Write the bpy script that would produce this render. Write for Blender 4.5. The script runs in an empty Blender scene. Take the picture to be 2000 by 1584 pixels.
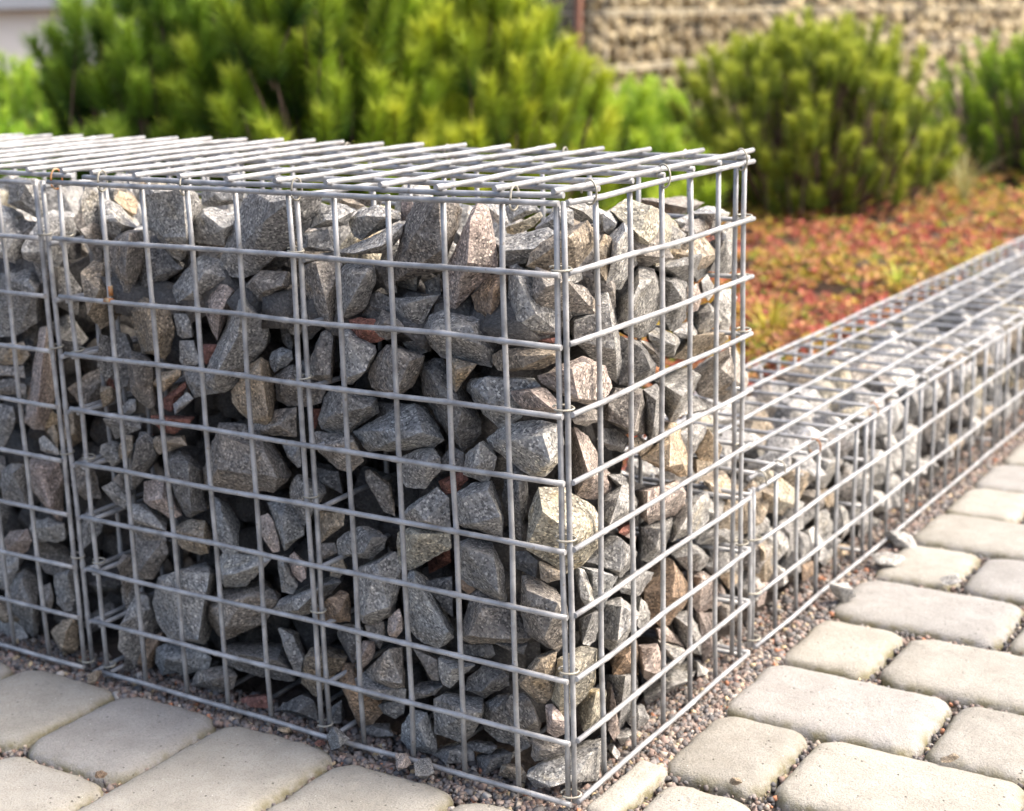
import bpy, bmesh, math, random
import numpy as np
from mathutils import Vector, Matrix, noise

# ------------------------------------------------------------------ camera, sky, sun, exposure
scn = bpy.context.scene
COL = scn.collection
cam_d = bpy.data.cameras.new('camera')
cam = bpy.data.objects.new('camera', cam_d)
COL.objects.link(cam)
cam.location = (0.51613, -0.87983, 0.56453)
cam.rotation_mode = 'XYZ'
cam.rotation_euler = (1.32500, 0.02728, 0.56049)
cam_d.sensor_fit = 'HORIZONTAL'
cam_d.sensor_width = 36.0
cam_d.lens = 52.94449
cam_d.clip_start = 0.05
cam_d.clip_end = 300.0
cam_d.dof.use_dof = True
cam_d.dof.focus_distance = 1.10
cam_d.dof.aperture_fstop = 7.0
scn.camera = cam

SUN_EL, SUN_AZ = math.radians(48), math.radians(66)     # azimuth measured from +Y towards +X
world = bpy.data.worlds.new('World')
scn.world = world
world.use_nodes = True
wn = world.node_tree
sky = wn.nodes.new('ShaderNodeTexSky')
sky.sky_type = 'NISHITA'
sky.sun_disc = False
sky.sun_elevation = SUN_EL
sky.sun_rotation = SUN_AZ
sky.dust_density = 6.0
sky.air_density = 0.85
sky.ozone_density = 0.6
wn.links.new(sky.outputs[0], wn.nodes['Background'].inputs[0])
wn.nodes['Background'].inputs[1].default_value = 0.145
sun_d = bpy.data.lights.new('sun', 'SUN')
sun_d.energy = 1.3
sun_d.angle = math.radians(32)
sun_d.color = (1.0, 0.94, 0.84)
sun = bpy.data.objects.new('sun', sun_d)
COL.objects.link(sun)
sd = Vector((math.sin(SUN_AZ) * math.cos(SUN_EL), math.cos(SUN_AZ) * math.cos(SUN_EL), math.sin(SUN_EL)))
sun.rotation_euler = (-sd).to_track_quat('-Z', 'Y').to_euler()
scn.view_settings.view_transform = 'Standard'
scn.view_settings.look = 'None'
scn.view_settings.gamma = 1.0
scn.view_settings.exposure = 1.53

rnd = random.Random(7)
rng = np.random.default_rng(7)

# outlines and ridges of the stones that can be told apart, world coordinates in 0.1 mm (kind, colour | outline | ridge)
ROCKS = """
Fb|-1498,400,4436 -1148,400,4436 -1098,400,4370 -1127,400,4213 -1249,400,4038 -1310,400,3882 -1747,400,3771 -1765,400,3815 -1652,400,4183|-1116,140,4459 -1104,140,4094 -1339,140,4205
Fp|-904,345,4417 -818,345,4393 -778,345,4291 -797,345,4174 -749,345,4085 -753,345,3961 -865,345,3905 -1004,345,3758 -1146,345,3621 -1214,345,3623 -1208,345,3934 -1044,345,4242 -965,345,4369|-812,90,4320 -854,90,4174 -846,90,4023
Fl|-1143,729,4388 -1022,729,4386 -934,729,4339 -893,729,4221 -954,729,4180 -1034,729,4272|
Fl|-1103,1031,4311 -1026,1031,4347 -837,1031,4347 -793,1031,4291 -915,1031,4241 -1069,1031,4177 -1106,1031,4246|
Fy|-995,841,4171 -843,841,4241 -678,841,4311 -657,841,4274 -741,841,4182 -922,841,4123 -982,841,4133|-781,740,4243
Fg|-604,642,4213 -400,642,4394 -281,642,4356 -283,642,4240 -404,642,4198 -532,642,4210|-342,540,4323
Fl|-831,407,4140 -735,407,4175 -356,407,4254 -294,407,4221 -509,407,4052 -554,407,3989 -742,407,3959 -746,407,4064 -824,407,4115|-631,240,4099 -377,240,4125
Cw|-431,199,3996 -401,229,4089 -347,283,4164 -250,380,4233 -199,431,4269 -103,527,4302 -48,582,4224 -54,576,4137 -103,527,4038 -163,467,3955 -260,370,3952|-63,187,4231 14,264,4185 72,322,4195
Fl|-641,329,3975 -583,329,4000 -513,329,3970 -437,329,3914 -462,329,3790 -387,329,3679 -247,329,3665 -236,329,3513 -435,329,3465 -659,329,3428 -694,329,3469 -687,329,3688|-466,120,3581 -302,120,3685 -435,120,3916
Cb|-395,185,3788 -357,223,4008 -299,281,3963 -183,397,3908 -83,497,3814 -16,564,3715 -14,566,3625 -165,415,3647 -325,255,3685 -377,203,3731|-44,156,3932 -179,21,3894
Fo|-997,344,3732 -828,344,3893 -762,344,3916 -675,344,3909 -671,344,3798 -703,344,3709 -768,344,3516 -799,344,3482 -915,344,3561 -972,344,3627|-695,190,3827 -731,190,3640
Fd|-1548,520,3765 -1395,520,3846 -1396,520,3651 -1531,520,3629|
Fg|-3190,360,4368 -3103,360,4432 -2717,360,4435 -2378,360,4426 -2400,360,4350 -2507,360,4175 -2661,360,4061 -2770,360,4009 -2940,360,3870 -3070,360,3815 -3149,360,3741 -3280,360,3705 -3397,360,3725 -3504,360,3775 -3496,360,3852 -3377,360,4025 -3267,360,4223|-2669,100,4389 -2751,100,4235 -2448,100,4416
Fl|-2509,377,4219 -2416,377,4322 -2230,377,4361 -2148,377,4351 -2060,377,4316 -2159,377,4195 -2327,377,4168 -2531,377,4152|-2244,240,4247 -2136,240,4258
Fl|-2194,447,4237 -2091,447,4300 -1908,447,4353 -1703,447,4309 -1691,447,4252 -1856,447,4155 -2073,447,4072 -2153,447,4101 -2190,447,4178|-1890,290,4288 -1731,290,4288
Fw|-2681,920,4340 -2592,920,4363 -2491,920,4319 -2390,920,4275 -2470,920,4245 -2580,920,4289 -2684,920,4292|
Fb|-2752,1132,4336 -2479,1132,4345 -2359,1132,4322 -2398,1132,4251 -2555,1132,4245 -2701,1132,4303|
Fp|-1728,520,4403 -1640,520,4418 -1613,520,4336 -1658,520,4232 -1746,520,4228 -1741,520,4319|
Fg|-2251,349,3984 -2064,349,4060 -1782,349,4170 -1636,349,4241 -1589,349,4230 -1608,349,4166 -1659,349,4099 -1792,349,4003 -2070,349,3974 -2186,349,3965|-1927,160,4021 -1661,160,4093
Fg|-2599,310,4091 -2528,310,4134 -2289,310,4171 -2261,310,4101 -2235,310,3997 -2455,310,3972 -2626,310,3976|-2394,190,4136 -2402,190,4044
Fb|-2602,311,3850 -2383,311,3926 -2167,311,3909 -2215,311,3827 -2238,311,3613 -2300,311,3339 -2382,311,3380 -2453,311,3449 -2524,311,3538 -2582,311,3676 -2620,311,3795|-2260,100,3940 -2183,100,3651
Fg|-2182,270,3828 -2093,270,3925 -1865,270,3932 -1819,270,3896 -1834,270,3779 -1918,270,3603 -1970,270,3552 -2183,270,3456 -2225,270,3574 -2200,270,3689|-1891,90,3867 -1947,90,3638 -1770,90,3887
Fb|-1955,428,3891 -1841,428,3898 -1762,428,3876 -1768,428,3772 -1741,428,3682 -1838,428,3675 -1930,428,3774|
Fb|-3132,308,3722 -3008,308,3799 -2725,308,3809 -2717,308,3695 -2790,308,3662 -3013,308,3544 -3093,308,3552 -3183,308,3657|-2872,160,3660 -2675,160,3721 -2953,160,3750
Fg|-2863,405,3558 -2796,405,3624 -2699,405,3631 -2661,405,3551 -2666,405,3386 -2727,405,3277 -2816,405,3277 -2863,405,3350 -2881,405,3452|
Fd|-2029,342,3501 -1982,342,3584 -1928,342,3674 -1853,342,3699 -1743,342,3661 -1732,342,3564 -1813,342,3557 -1882,342,3493|
Fg|-1707,305,3663 -1533,305,3650 -1290,305,3699 -1259,305,3720 -1341,305,3606 -1425,305,3483 -1512,305,3457 -1548,305,3525 -1690,305,3547|-1428,160,3675
Fr|-2095,255,3478 -1987,255,3506 -1832,255,3505 -1819,255,3460 -1745,255,3355 -1828,255,3314 -2017,255,3291 -2048,255,3329 -2068,255,3400|-1860,140,3458
Fb|-1744,230,3588 -1697,230,3572 -1634,230,3558 -1544,230,3480 -1546,230,3441 -1702,230,3350 -1844,230,3397 -1823,230,3471|-1649,120,3518
Fb|-1718,382,3346 -1597,382,3370 -1518,382,3363 -1426,382,3319 -1412,382,3268 -1533,382,3217 -1650,382,3273|
Fg|-2194,257,3396 -2093,257,3411 -2049,257,3328 -2011,257,3285 -1847,257,3293 -1841,257,3247 -1933,257,3091 -1994,257,3038 -2090,257,2961 -2158,257,2954 -2204,257,3017 -2196,257,3248|-2002,90,3059 -1826,90,3129 -1966,90,3354
Fb|-1753,285,3309 -1578,285,3291 -1455,285,3230 -1399,285,3249 -1446,285,3113 -1523,285,2986 -1639,285,2921 -1875,285,2910 -1930,285,2944 -1958,285,3023 -1913,285,3081 -1856,285,3220|-1513,90,3315 -1400,90,3248 -1530,90,3008
Fb|-2524,284,3132 -2420,284,3257 -2397,284,3341 -2352,284,3365 -2278,284,3344 -2287,284,3208 -2291,284,3044 -2324,284,2938 -2426,284,2941 -2556,284,2949 -2558,284,3025|-2362,140,3033 -2217,140,3054 -2329,140,3246
Fu|-3007,335,3063 -2974,335,3129 -2872,335,3173 -2758,335,3156 -2754,335,3086 -2831,335,3016 -2962,335,2954 -3003,335,3007|-2793,240,3129
Ft|-3414,296,2759 -3327,296,2891 -3176,296,3026 -3061,296,3090 -2983,296,3052 -2973,296,2961 -2950,296,2751 -2986,296,2547 -3050,296,2489 -3223,296,2512 -3320,296,2566 -3405,296,2666|-2889,80,3083 -3019,80,2932 -2827,80,2673
Fb|-2989,352,2913 -2885,352,2972 -2818,352,3021 -2764,352,3033 -2757,352,2900 -2589,352,2910 -2436,352,2863 -2496,352,2752 -2640,352,2694 -2855,352,2685 -2969,352,2722 -2987,352,2835|-2641,170,2978
Fg|-2531,329,2613 -2481,329,2703 -2447,329,2812 -2382,329,2874 -2125,329,2894 -1911,329,2855 -1894,329,2735 -1990,329,2655 -2121,329,2577 -2254,329,2499 -2357,329,2500 -2493,329,2533|-1819,120,2845 -2225,120,2718 -2045,120,2901
Fd|-2010,454,2782 -1862,454,2764 -1688,454,2797 -1692,454,2715 -1901,454,2663 -2040,454,2578|
Fd|-2820,520,3318 -2677,520,3337 -2591,520,3316 -2703,520,3223 -2793,520,3201|
Fd|-2793,420,3052 -2658,420,3085 -2675,420,2979 -2734,420,2902|
Fd|-3034,520,3336 -2961,520,3342 -2904,520,3163 -2927,520,3105 -3021,520,3167|
Fb|-3265,325,2433 -3203,325,2506 -3039,325,2482 -2980,325,2639 -2743,325,2687 -2734,325,2511 -2750,325,2430 -2927,325,2405 -3212,325,2403|-2790,160,2572
Fr|-2785,520,2626 -2641,520,2642 -2694,520,2528 -2716,520,2468 -2780,520,2460|
Fg|-1426,314,3436 -1358,314,3551 -1240,314,3612 -1118,314,3608 -991,314,3592 -895,314,3568 -832,314,3472 -791,314,3387 -778,314,3338 -812,314,3208 -886,314,3220 -990,314,3255 -1195,314,3255 -1264,314,3249 -1362,314,3318 -1429,314,3377|-1103,100,3521 -835,100,3555 -774,100,3430 -1187,100,3495
Fw|-1135,228,3278 -1006,228,3270 -888,228,3243 -966,228,3172 -1045,228,3068 -1094,228,2998 -1116,228,3022 -1133,228,3143|-996,120,3217
Fd|-1524,398,3149 -1419,398,3198 -1308,398,3222 -1257,398,2976 -1133,398,2983 -1059,398,2905 -981,398,2756 -985,398,2663 -1105,398,2542 -1154,398,2489 -1214,398,2542 -1297,398,2612 -1387,398,2709 -1462,398,2808 -1520,398,2909 -1531,398,3015|-1240,140,3150 -1138,140,3058 -978,140,2901 -1031,140,2733
Fu|-1067,337,3049 -1027,337,3092 -889,337,3144 -770,337,3156 -449,337,3143 -407,337,3103 -670,337,3032 -636,337,2965 -528,337,2913 -574,337,2843 -709,337,2763 -784,337,2741 -827,337,2788 -924,337,2829 -1003,337,2918 -1061,337,2997|-838,120,3093 -710,120,2980 -746,120,3185
Fw|-765,259,3318 -646,259,3386 -465,259,3408 -198,259,3401 -200,259,3327 -328,259,3259 -457,259,3222 -536,259,3220 -674,259,3197 -733,259,3201 -767,259,3267|-383,100,3378 -406,100,3290 -160,100,3411
Cp|-403,277,3197 -283,397,3279 -157,523,3319 21,701,3216 14,694,3039 -9,671,2956 -120,560,2946 -218,462,2980 -280,400,3053 -382,298,3133|93,393,3285 -76,224,3289 -17,283,3057
Fp|-598,218,3072 -463,218,3105 -334,218,3130 -278,218,3118 -182,218,3035 -170,218,2949 -297,218,2935 -489,218,2957 -574,218,3017|-335,90,3121 -184,90,3026
Fr|-430,320,3455 -232,320,3484 -226,320,3436 -502,320,3424|
Fl|-892,322,2648 -769,322,2747 -609,322,2813 -387,322,2854 -222,322,2842 -199,322,2722 -236,322,2600 -264,322,2538 -376,322,2425 -497,322,2400 -619,322,2519 -731,322,2549 -844,322,2582|-249,90,2811 -511,90,2741 -189,90,2628
Sb|-233,496,2831 -233,736,2854 -233,933,2796 -233,923,2730 -233,693,2733 -233,518,2795|
Fg|-1070,270,2438 -1051,270,2520 -956,270,2598 -879,270,2647 -820,270,2602 -763,270,2537 -789,270,2442 -845,270,2335 -899,270,2321 -982,270,2336 -1073,270,2357|-830,140,2672 -837,140,2509 -907,140,2447
Fg|-1666,272,2406 -1491,272,2510 -1347,272,2528 -1280,272,2463 -1293,272,2354 -1360,272,2270 -1444,272,2187 -1524,272,2179 -1622,272,2179 -1675,272,2240|-1307,120,2465
Fu|-2167,320,2552 -2096,320,2602 -1968,320,2637 -1782,320,2707 -1629,320,2832 -1540,320,2855 -1447,320,2806 -1319,320,2680 -1268,320,2593 -1366,320,2520 -1568,320,2474 -1692,320,2431 -1857,320,2417 -2016,320,2403 -2082,320,2430 -2136,320,2500|-1719,60,2675 -1579,60,2605 -1290,60,2713
Fd|-1214,330,2550 -1107,330,2510 -1112,330,2396 -1319,330,2328 -1330,330,2428 -1265,330,2470|
Fr|-1364,344,2243 -1250,344,2320 -1123,344,2364 -1079,344,2296 -1193,344,2179 -1297,344,2136 -1335,344,2179|-1181,240,2277
Fg|-1150,270,2199 -1007,270,2293 -830,270,2334 -802,270,2302 -754,270,2169 -720,270,2041 -733,270,1899 -923,270,1909 -1092,270,1916 -1169,270,1938 -1162,270,2109|-835,90,2275 -736,90,2328 -973,90,2235 -874,90,2051 -632,90,2141
Fg|-1622,305,2017 -1470,305,2136 -1347,305,2215 -1240,305,2135 -1243,305,1889 -1427,305,1880 -1630,305,1863 -1702,305,1915|-1369,140,1980 -1451,140,2076
Fd|-722,369,2517 -677,369,2510 -576,369,2418 -552,369,2237 -571,369,2102 -630,369,1872 -689,369,1909 -731,369,2011 -794,369,2169 -792,369,2229 -743,369,2342|-527,190,2356
Cy|-428,302,2340 -292,438,2322 -219,511,2180 -124,606,2146 -83,647,2007 -84,646,1840 -199,531,1686 -291,439,1642 -424,306,1757 -500,230,1862 -504,226,1955 -490,240,2118|-262,88,2233 -156,194,2060 -75,275,2009 31,381,2073
Fy|-1776,324,1763 -1646,324,1827 -1252,324,1838 -1248,324,1721 -1404,324,1725 -1563,324,1703 -1587,324,1536 -1666,324,1457 -1778,324,1460|-1414,140,1856
Fg|-1164,276,1785 -1052,276,1844 -853,276,1829 -779,276,1753 -729,276,1660 -723,276,1395 -770,276,1373 -898,276,1432 -959,276,1448 -1068,276,1463 -1160,276,1516|-751,90,1724 -974,90,1854 -668,90,1531 -696,90,1807
Fr|-1783,736,1497 -1554,736,1542 -1551,736,1411 -1777,736,1277|
Fd|-1504,312,1401 -1413,312,1432 -1250,312,1482 -1249,312,1137 -1312,312,1167 -1405,312,1263 -1483,312,1334|
Fu|-1656,311,1467 -1606,311,1483 -1535,311,1417 -1498,311,1353 -1384,311,1189 -1283,311,1088 -1248,311,973 -1400,311,842 -1539,311,857 -1620,311,899 -1698,311,992 -1746,311,1186 -1728,311,1369|-1333,80,1385 -1138,80,1137 -1438,80,1519
Fo|-1176,320,1471 -1144,320,1491 -1037,320,1412 -1102,320,1359 -1179,320,1400|
Fb|-1208,324,977 -1149,324,1060 -1111,324,1194 -1107,324,1300 -1072,324,1370 -1000,324,1421 -885,324,1369 -679,324,1339 -621,324,1254 -586,324,1157 -534,324,1112 -612,324,1048 -743,324,1028 -899,324,997 -1122,324,941|-825,90,1366 -958,90,1135 -590,90,1174
Fb|-604,284,1503 -585,284,1621 -548,284,1635 -400,284,1600 -285,284,1541 -198,284,1497 -179,284,1380 -190,284,1216 -281,284,1055 -399,284,1072 -517,284,1130 -568,284,1182 -595,284,1307|-408,80,1602 -150,80,1550 -272,80,1242
Fd|-690,328,1779 -562,328,1807 -460,328,1744 -486,328,1604 -575,328,1623 -679,328,1659|
Fw|-399,240,1769 -319,240,1749 -197,240,1718 -212,240,1669 -329,240,1621 -387,240,1644|
Fd|-1227,383,893 -938,383,952 -910,383,873 -959,383,827 -1215,383,810|
Fd|-881,321,1001 -625,321,1046 -572,321,1050 -605,321,960 -727,321,963|
Fw|-624,256,770 -553,256,855 -459,256,993 -390,256,1042 -271,256,1073 -266,256,965 -317,256,692 -378,256,629 -454,256,619 -610,256,710|-359,90,969 -488,90,845 -312,90,1074
Cy|-326,254,675 -287,293,1000 -152,428,1064 -67,513,1041 -62,518,935 -79,501,753 -228,352,504 -286,294,489|-130,70,943 -60,140,1054
Fg|-1460,274,338 -1444,274,415 -1359,274,478 -1221,274,473 -972,274,493 -959,274,425 -985,274,346 -1071,274,210 -1146,274,148 -1221,274,96 -1335,274,102 -1459,274,109 -1467,274,204|-1095,90,499 -1032,90,485 -1066,90,420 -858,90,511
Fu|-1655,255,272 -1503,255,292 -1436,255,130 -1410,255,-12 -1447,255,-88 -1516,255,-136 -1643,255,-145 -1717,255,-95 -1781,255,-13 -1773,255,125 -1717,255,213|-1478,90,265 -1404,90,100
Fd|-1014,360,448 -891,360,541 -789,360,564 -751,360,515 -758,360,291 -583,360,175 -678,360,122 -897,360,141 -1015,360,215 -1034,360,327|-768,180,537
Fb|-759,276,534 -710,276,623 -586,276,658 -527,276,594 -477,276,493 -433,276,440 -450,276,351 -642,276,319 -703,276,369 -753,276,486|-434,140,678 -386,140,537
Fd|-1181,316,538 -1128,316,658 -996,316,772 -792,316,788 -739,316,749 -741,316,671 -974,316,512 -1133,316,534|-808,170,757 -906,170,644
Fg|-1363,243,802 -1185,243,818 -1010,243,812 -1126,243,694 -1197,243,614 -1260,243,568 -1324,243,586 -1362,243,658|-1149,120,802
Fb|-1518,290,642 -1546,290,738 -1643,290,806 -1553,290,773 -1405,290,760 -1395,290,639 -1397,290,581 -1472,290,564|
Fd|-1660,265,467 -1506,265,530 -1341,265,559 -1427,265,460 -1657,265,364|
Fg|-1481,275,-151 -1391,275,-16 -1207,275,59 -1077,275,54 -1065,275,-31 -1184,275,-173 -1366,275,-189|-1211,140,81 -1250,140,-46
Fd|-1171,320,70 -1032,320,111 -881,320,104 -947,320,30 -1028,320,24 -1174,320,18|
Fd|-1087,322,-28 -950,322,-1 -836,322,79 -733,322,97 -759,322,10 -881,322,-94 -1029,322,-199 -1084,322,-154|-862,190,66 -923,190,-81
Fw|-788,232,14 -733,232,43 -601,232,41 -548,232,-4 -568,232,-139 -707,232,-139 -816,232,-94|-681,140,77
Cl|-495,135,48 -419,211,119 -256,374,186 -181,449,206 -23,607,253 -17,613,226 -86,544,8 -93,537,-118 -179,451,-188 -267,363,-166 -380,250,-111 -446,184,-97|-235,15,60 -118,132,91 -32,218,150 48,298,198
Fp|-356,218,629 -296,218,664 -269,218,531 -159,218,543 -168,218,458 -273,218,384 -347,218,415 -359,218,517|-239,120,587
Fb|-539,291,252 -455,291,258 -206,291,298 -207,291,241 -381,291,184 -513,291,86 -542,291,129|-387,180,274
Fg|-2224,315,1374 -2073,315,1444 -1913,315,1550 -1793,315,1599 -1750,315,1471 -1759,315,1312 -1826,315,1169 -1849,315,1056 -1965,315,968 -2089,315,914 -2159,315,915 -2224,315,984 -2220,315,1170|-1802,80,1574 -1966,80,1103 -1707,80,1231
Fo|-2602,199,968 -2495,199,1085 -2310,199,1200 -2196,199,1214 -2204,199,963 -2348,199,913 -2473,199,896 -2552,199,926|-2314,50,1193 -2275,50,1127 -2199,50,1098
Fg|-3199,365,826 -3105,365,929 -2950,365,988 -2767,365,1090 -2441,365,1224 -2406,365,1215 -2577,365,1080 -2775,365,861 -2889,365,824 -3173,365,800|-2737,120,1068 -2418,120,1259 -2688,120,1002
Fg|-3021,274,1325 -2950,274,1397 -2853,274,1233 -2806,274,1137 -2868,274,1058 -2989,274,1051 -2991,274,1134|-2840,160,1333
Fu|-3113,302,1827 -2879,302,1876 -2865,302,1819 -2724,302,1657 -2729,302,1597 -2953,302,1419 -3002,302,1501 -3052,302,1672|-2802,130,1798 -2795,130,1558
Fp|-2880,278,1399 -2822,278,1439 -2723,278,1314 -2712,278,1227 -2770,278,1179 -2857,278,1231 -2886,278,1324|
Fp|-1817,185,964 -1794,185,1077 -1688,185,1176 -1665,185,1137 -1657,185,996 -1719,185,926 -1803,185,923|-1667,100,1025
Fp|-2170,199,704 -2075,199,819 -1972,199,826 -1960,199,747 -2017,199,647 -2118,199,558 -2174,199,643|-2032,100,711 -1946,100,853
Fb|-2124,252,427 -2099,252,545 -1914,252,755 -1851,252,819 -1724,252,816 -1705,252,710 -1710,252,459 -1833,252,394 -1901,252,394 -2003,252,424|-1859,80,642 -1728,80,866 -1829,80,575 -1610,80,602
Fg|-2262,222,379 -2214,222,442 -2104,222,511 -2083,222,441 -1861,222,401 -1679,222,471 -1693,222,372 -1865,222,325 -2022,222,305 -2211,222,345|-1948,60,469
Fb|-2155,331,895 -1960,331,963 -1959,331,845 -2010,331,709 -2144,331,793|
Fd|-2483,370,817 -2337,370,860 -2205,370,849 -2211,370,765 -2335,370,498 -2441,370,636 -2489,370,725|
Fb|-2650,372,1505 -2459,372,1551 -2439,372,1466 -2559,372,1401 -2652,372,1356|
Fw|-2547,420,1351 -2427,420,1408 -2390,420,1303 -2476,420,1221 -2575,420,1219|
Fg|-2389,322,1607 -2287,322,1688 -2135,322,1763 -1974,322,1752 -1876,322,1704 -1915,322,1612 -2041,322,1490 -2188,322,1487 -2389,322,1475|-1902,160,1750 -1995,160,1607
Fl|-3775,310,1194 -3647,310,1293 -3402,310,1319 -3164,310,1328 -3119,310,1305 -3219,310,1235 -3430,310,1013 -3680,310,953 -3732,310,1022 -3777,310,1069|-3485,100,1174 -3337,100,1215
Fb|-3999,390,716 -3821,390,884 -3406,390,1006 -3216,390,994 -3146,390,914 -3201,390,826 -3312,390,657 -3520,390,513 -3808,390,407 -3905,390,444 -4013,390,576|-3542,130,675 -3260,130,1014 -3663,130,831
Fb|-3617,330,2458 -3331,330,2480 -3133,330,2405 -2922,330,2199 -2879,330,2059 -2996,330,1962 -3056,330,1913 -3339,330,1880 -3611,330,1845 -3848,330,1819 -3837,330,2018 -3658,330,2342|-2883,70,2343 -2766,70,2145 -3359,70,2441 -3417,70,2144
Fg|-2910,320,2347 -2729,320,2362 -2725,320,2183 -2762,320,2164 -2864,320,2244|
Fg|-2860,312,1993 -2816,312,2079 -2768,312,2114 -2620,312,2070 -2498,312,2044 -2466,312,1998 -2554,312,1884 -2630,312,1822 -2722,312,1676 -2818,312,1720 -2875,312,1807 -2875,312,1917|-2530,140,2087 -2375,140,2052
Fb|-2559,299,2502 -2496,299,2524 -2281,299,2508 -2152,299,2524 -2099,299,2433 -2055,299,2334 -2199,299,2203 -2293,299,2218 -2435,299,2284 -2510,299,2338 -2566,299,2409|-2276,130,2474 -2157,130,2475 -2002,130,2542
Fb|-2187,470,2187 -2127,470,2195 -1947,470,2078 -1894,470,1837 -2011,470,1855 -2073,470,1967 -2175,470,2103|
Fd|-2848,591,2095 -2560,591,2090 -2528,591,1904 -2662,591,1914 -2839,591,1978|
Fp|-3196,265,1691 -3079,265,1746 -3019,265,1688 -2979,265,1516 -2977,265,1427 -3053,265,1399 -3155,265,1517 -3195,265,1594|
Fw|-2626,382,1802 -2342,382,1823 -2358,382,1712 -2555,382,1563 -2631,382,1507 -2600,382,1681|
Fw|-4576,317,3341 -4517,317,3404 -4365,317,3489 -4076,317,3415 -4067,317,3321 -4027,317,3237 -4098,317,3128 -4108,317,3039 -4186,317,2966 -4263,317,2996 -4445,317,2994 -4479,317,3051 -4539,317,3225|-4132,100,3426 -4018,100,3234 -4084,100,3084
Fl|-4429,400,4315 -4354,400,4445 -3886,400,4452 -3722,400,4388 -3712,400,4305 -3820,400,4182 -3886,400,4010 -3913,400,3853 -3986,400,3806 -4071,400,3830 -4176,400,3939 -4246,400,4022 -4335,400,4103 -4381,400,4216|-3958,140,4414 -3887,140,4044 -3634,140,4452 -3639,140,4063
Fb|-4758,303,3885 -4681,303,3926 -4580,303,3996 -4554,303,4041 -4460,303,4067 -4321,303,4059 -4295,303,3946 -4335,303,3785 -4440,303,3583 -4526,303,3459 -4621,303,3430 -4691,303,3529 -4741,303,3703|-4229,80,4070 -4301,80,3805
Fd|-4401,402,3898 -4181,402,3910 -4055,402,3816 -3965,402,3742 -4155,402,3622 -4364,402,3535 -4557,402,3448 -4469,402,3675|
Fl|-5036,402,4242 -4881,402,4306 -4770,402,4288 -4552,402,4151 -4482,402,4068 -4649,402,4031 -4699,402,3956 -4862,402,3977 -4946,402,3973 -5037,402,4080 -5141,402,4090 -5189,402,4199|-4622,190,4159 -4488,190,4179 -4415,190,4126
Fl|-3816,391,4142 -3670,391,4266 -3556,391,4284 -3357,391,4244 -3301,391,4164 -3392,391,4070 -3458,391,3963 -3590,391,3949 -3739,391,3970 -3812,391,4001|-3492,220,4245 -3406,220,4187 -3302,220,4137
Fl|-4193,974,4342 -4091,974,4374 -3722,974,4371 -3750,974,4277 -3871,974,4229 -4110,974,4191 -4247,974,4208|
Fl|-5536,1051,4360 -5176,1051,4371 -5152,1051,4219 -5245,1051,4162 -5352,1051,4173 -5490,1051,4292|
Ft|-5108,659,4345 -4985,659,4312 -4831,659,4213 -4736,659,4143 -4823,659,4110 -4955,659,4224|
Fg|-3802,383,3840 -3703,383,3874 -3517,383,3856 -3526,383,3765 -3421,383,3701 -3538,383,3651 -3652,383,3544 -3707,383,3476 -3801,383,3491 -3930,383,3460 -4080,383,3427 -4082,383,3587 -3878,383,3758|-3653,160,3594 -3494,160,3772
Fp|-3608,292,3517 -3553,292,3592 -3452,292,3669 -3369,292,3667 -3319,292,3608 -3359,292,3479 -3447,292,3345 -3529,292,3182 -3570,292,3236 -3630,292,3388|-3392,130,3497 -3322,130,3468
Fg|-3294,320,3556 -3183,320,3571 -3097,320,3522 -2968,320,3351 -3018,320,3193 -3155,320,3089 -3257,320,2980 -3351,320,2863 -3415,320,2784 -3515,320,2723 -3648,320,2723 -3757,320,2785 -3762,320,2836 -3696,320,2916 -3575,320,3072 -3502,320,3236 -3410,320,3407|-3013,60,3571 -3084,60,3292 -3386,60,2914
Fg|-3985,313,3139 -3819,313,3153 -3771,313,2968 -3823,313,2934 -3979,313,2927 -4005,313,2961|
Fg|-4040,326,3365 -3844,326,3380 -3847,326,3177 -3956,326,3154 -4012,326,3185|
Fr|-3760,320,3128 -3568,320,3138 -3617,320,3032 -3702,320,2952 -3755,320,2998|
Fg|-3963,320,2868 -3766,320,2894 -3768,320,2784 -3573,320,2717 -3751,320,2668 -3870,320,2641 -3953,320,2780|
Fb|-4626,289,2953 -4557,289,3012 -4417,289,2987 -4314,289,2922 -4325,289,2742 -4330,289,2530 -4406,289,2492 -4492,289,2535 -4606,289,2622 -4622,289,2817|-4385,120,2986 -4352,120,2768
Ft|-4355,307,2720 -4251,307,2835 -4006,307,2889 -4002,307,2837 -4091,307,2747 -4210,307,2667 -4259,307,2677|-4057,190,2819
Fr|-4301,359,2586 -4202,359,2664 -4001,359,2767 -3997,359,2716 -4153,359,2564 -4202,359,2483 -4301,359,2502|
Fg|-4058,254,2583 -3887,254,2713 -3815,254,2661 -3953,254,2558 -4049,254,2495|
Fd|-5059,398,3092 -4860,398,3154 -4718,398,3120 -4657,398,2944 -4751,398,2859 -4757,398,2644 -4867,398,2601 -4982,398,2621 -5088,398,2711 -5084,398,2905|
Fw|-5174,234,2520 -5101,234,2582 -4919,234,2662 -4781,234,2669 -4775,234,2555 -4924,234,2462 -5117,234,2464|-4789,110,2642
Fr|-5272,342,2673 -5136,342,2710 -5062,342,2624 -5294,342,2514 -5373,342,2577|
Fg|-4811,324,2438 -4672,324,2546 -4588,324,2555 -4601,324,2446 -4736,324,2369 -4819,324,2383|
Fw|-5234,296,3727 -5148,296,3769 -4996,296,3726 -4814,296,3758 -4793,296,3523 -4857,296,3272 -4959,296,3219 -5083,296,3164 -5169,296,3164 -5250,296,3272 -5246,296,3530|-4824,80,3335 -4649,80,3567 -4857,80,3700
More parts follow.
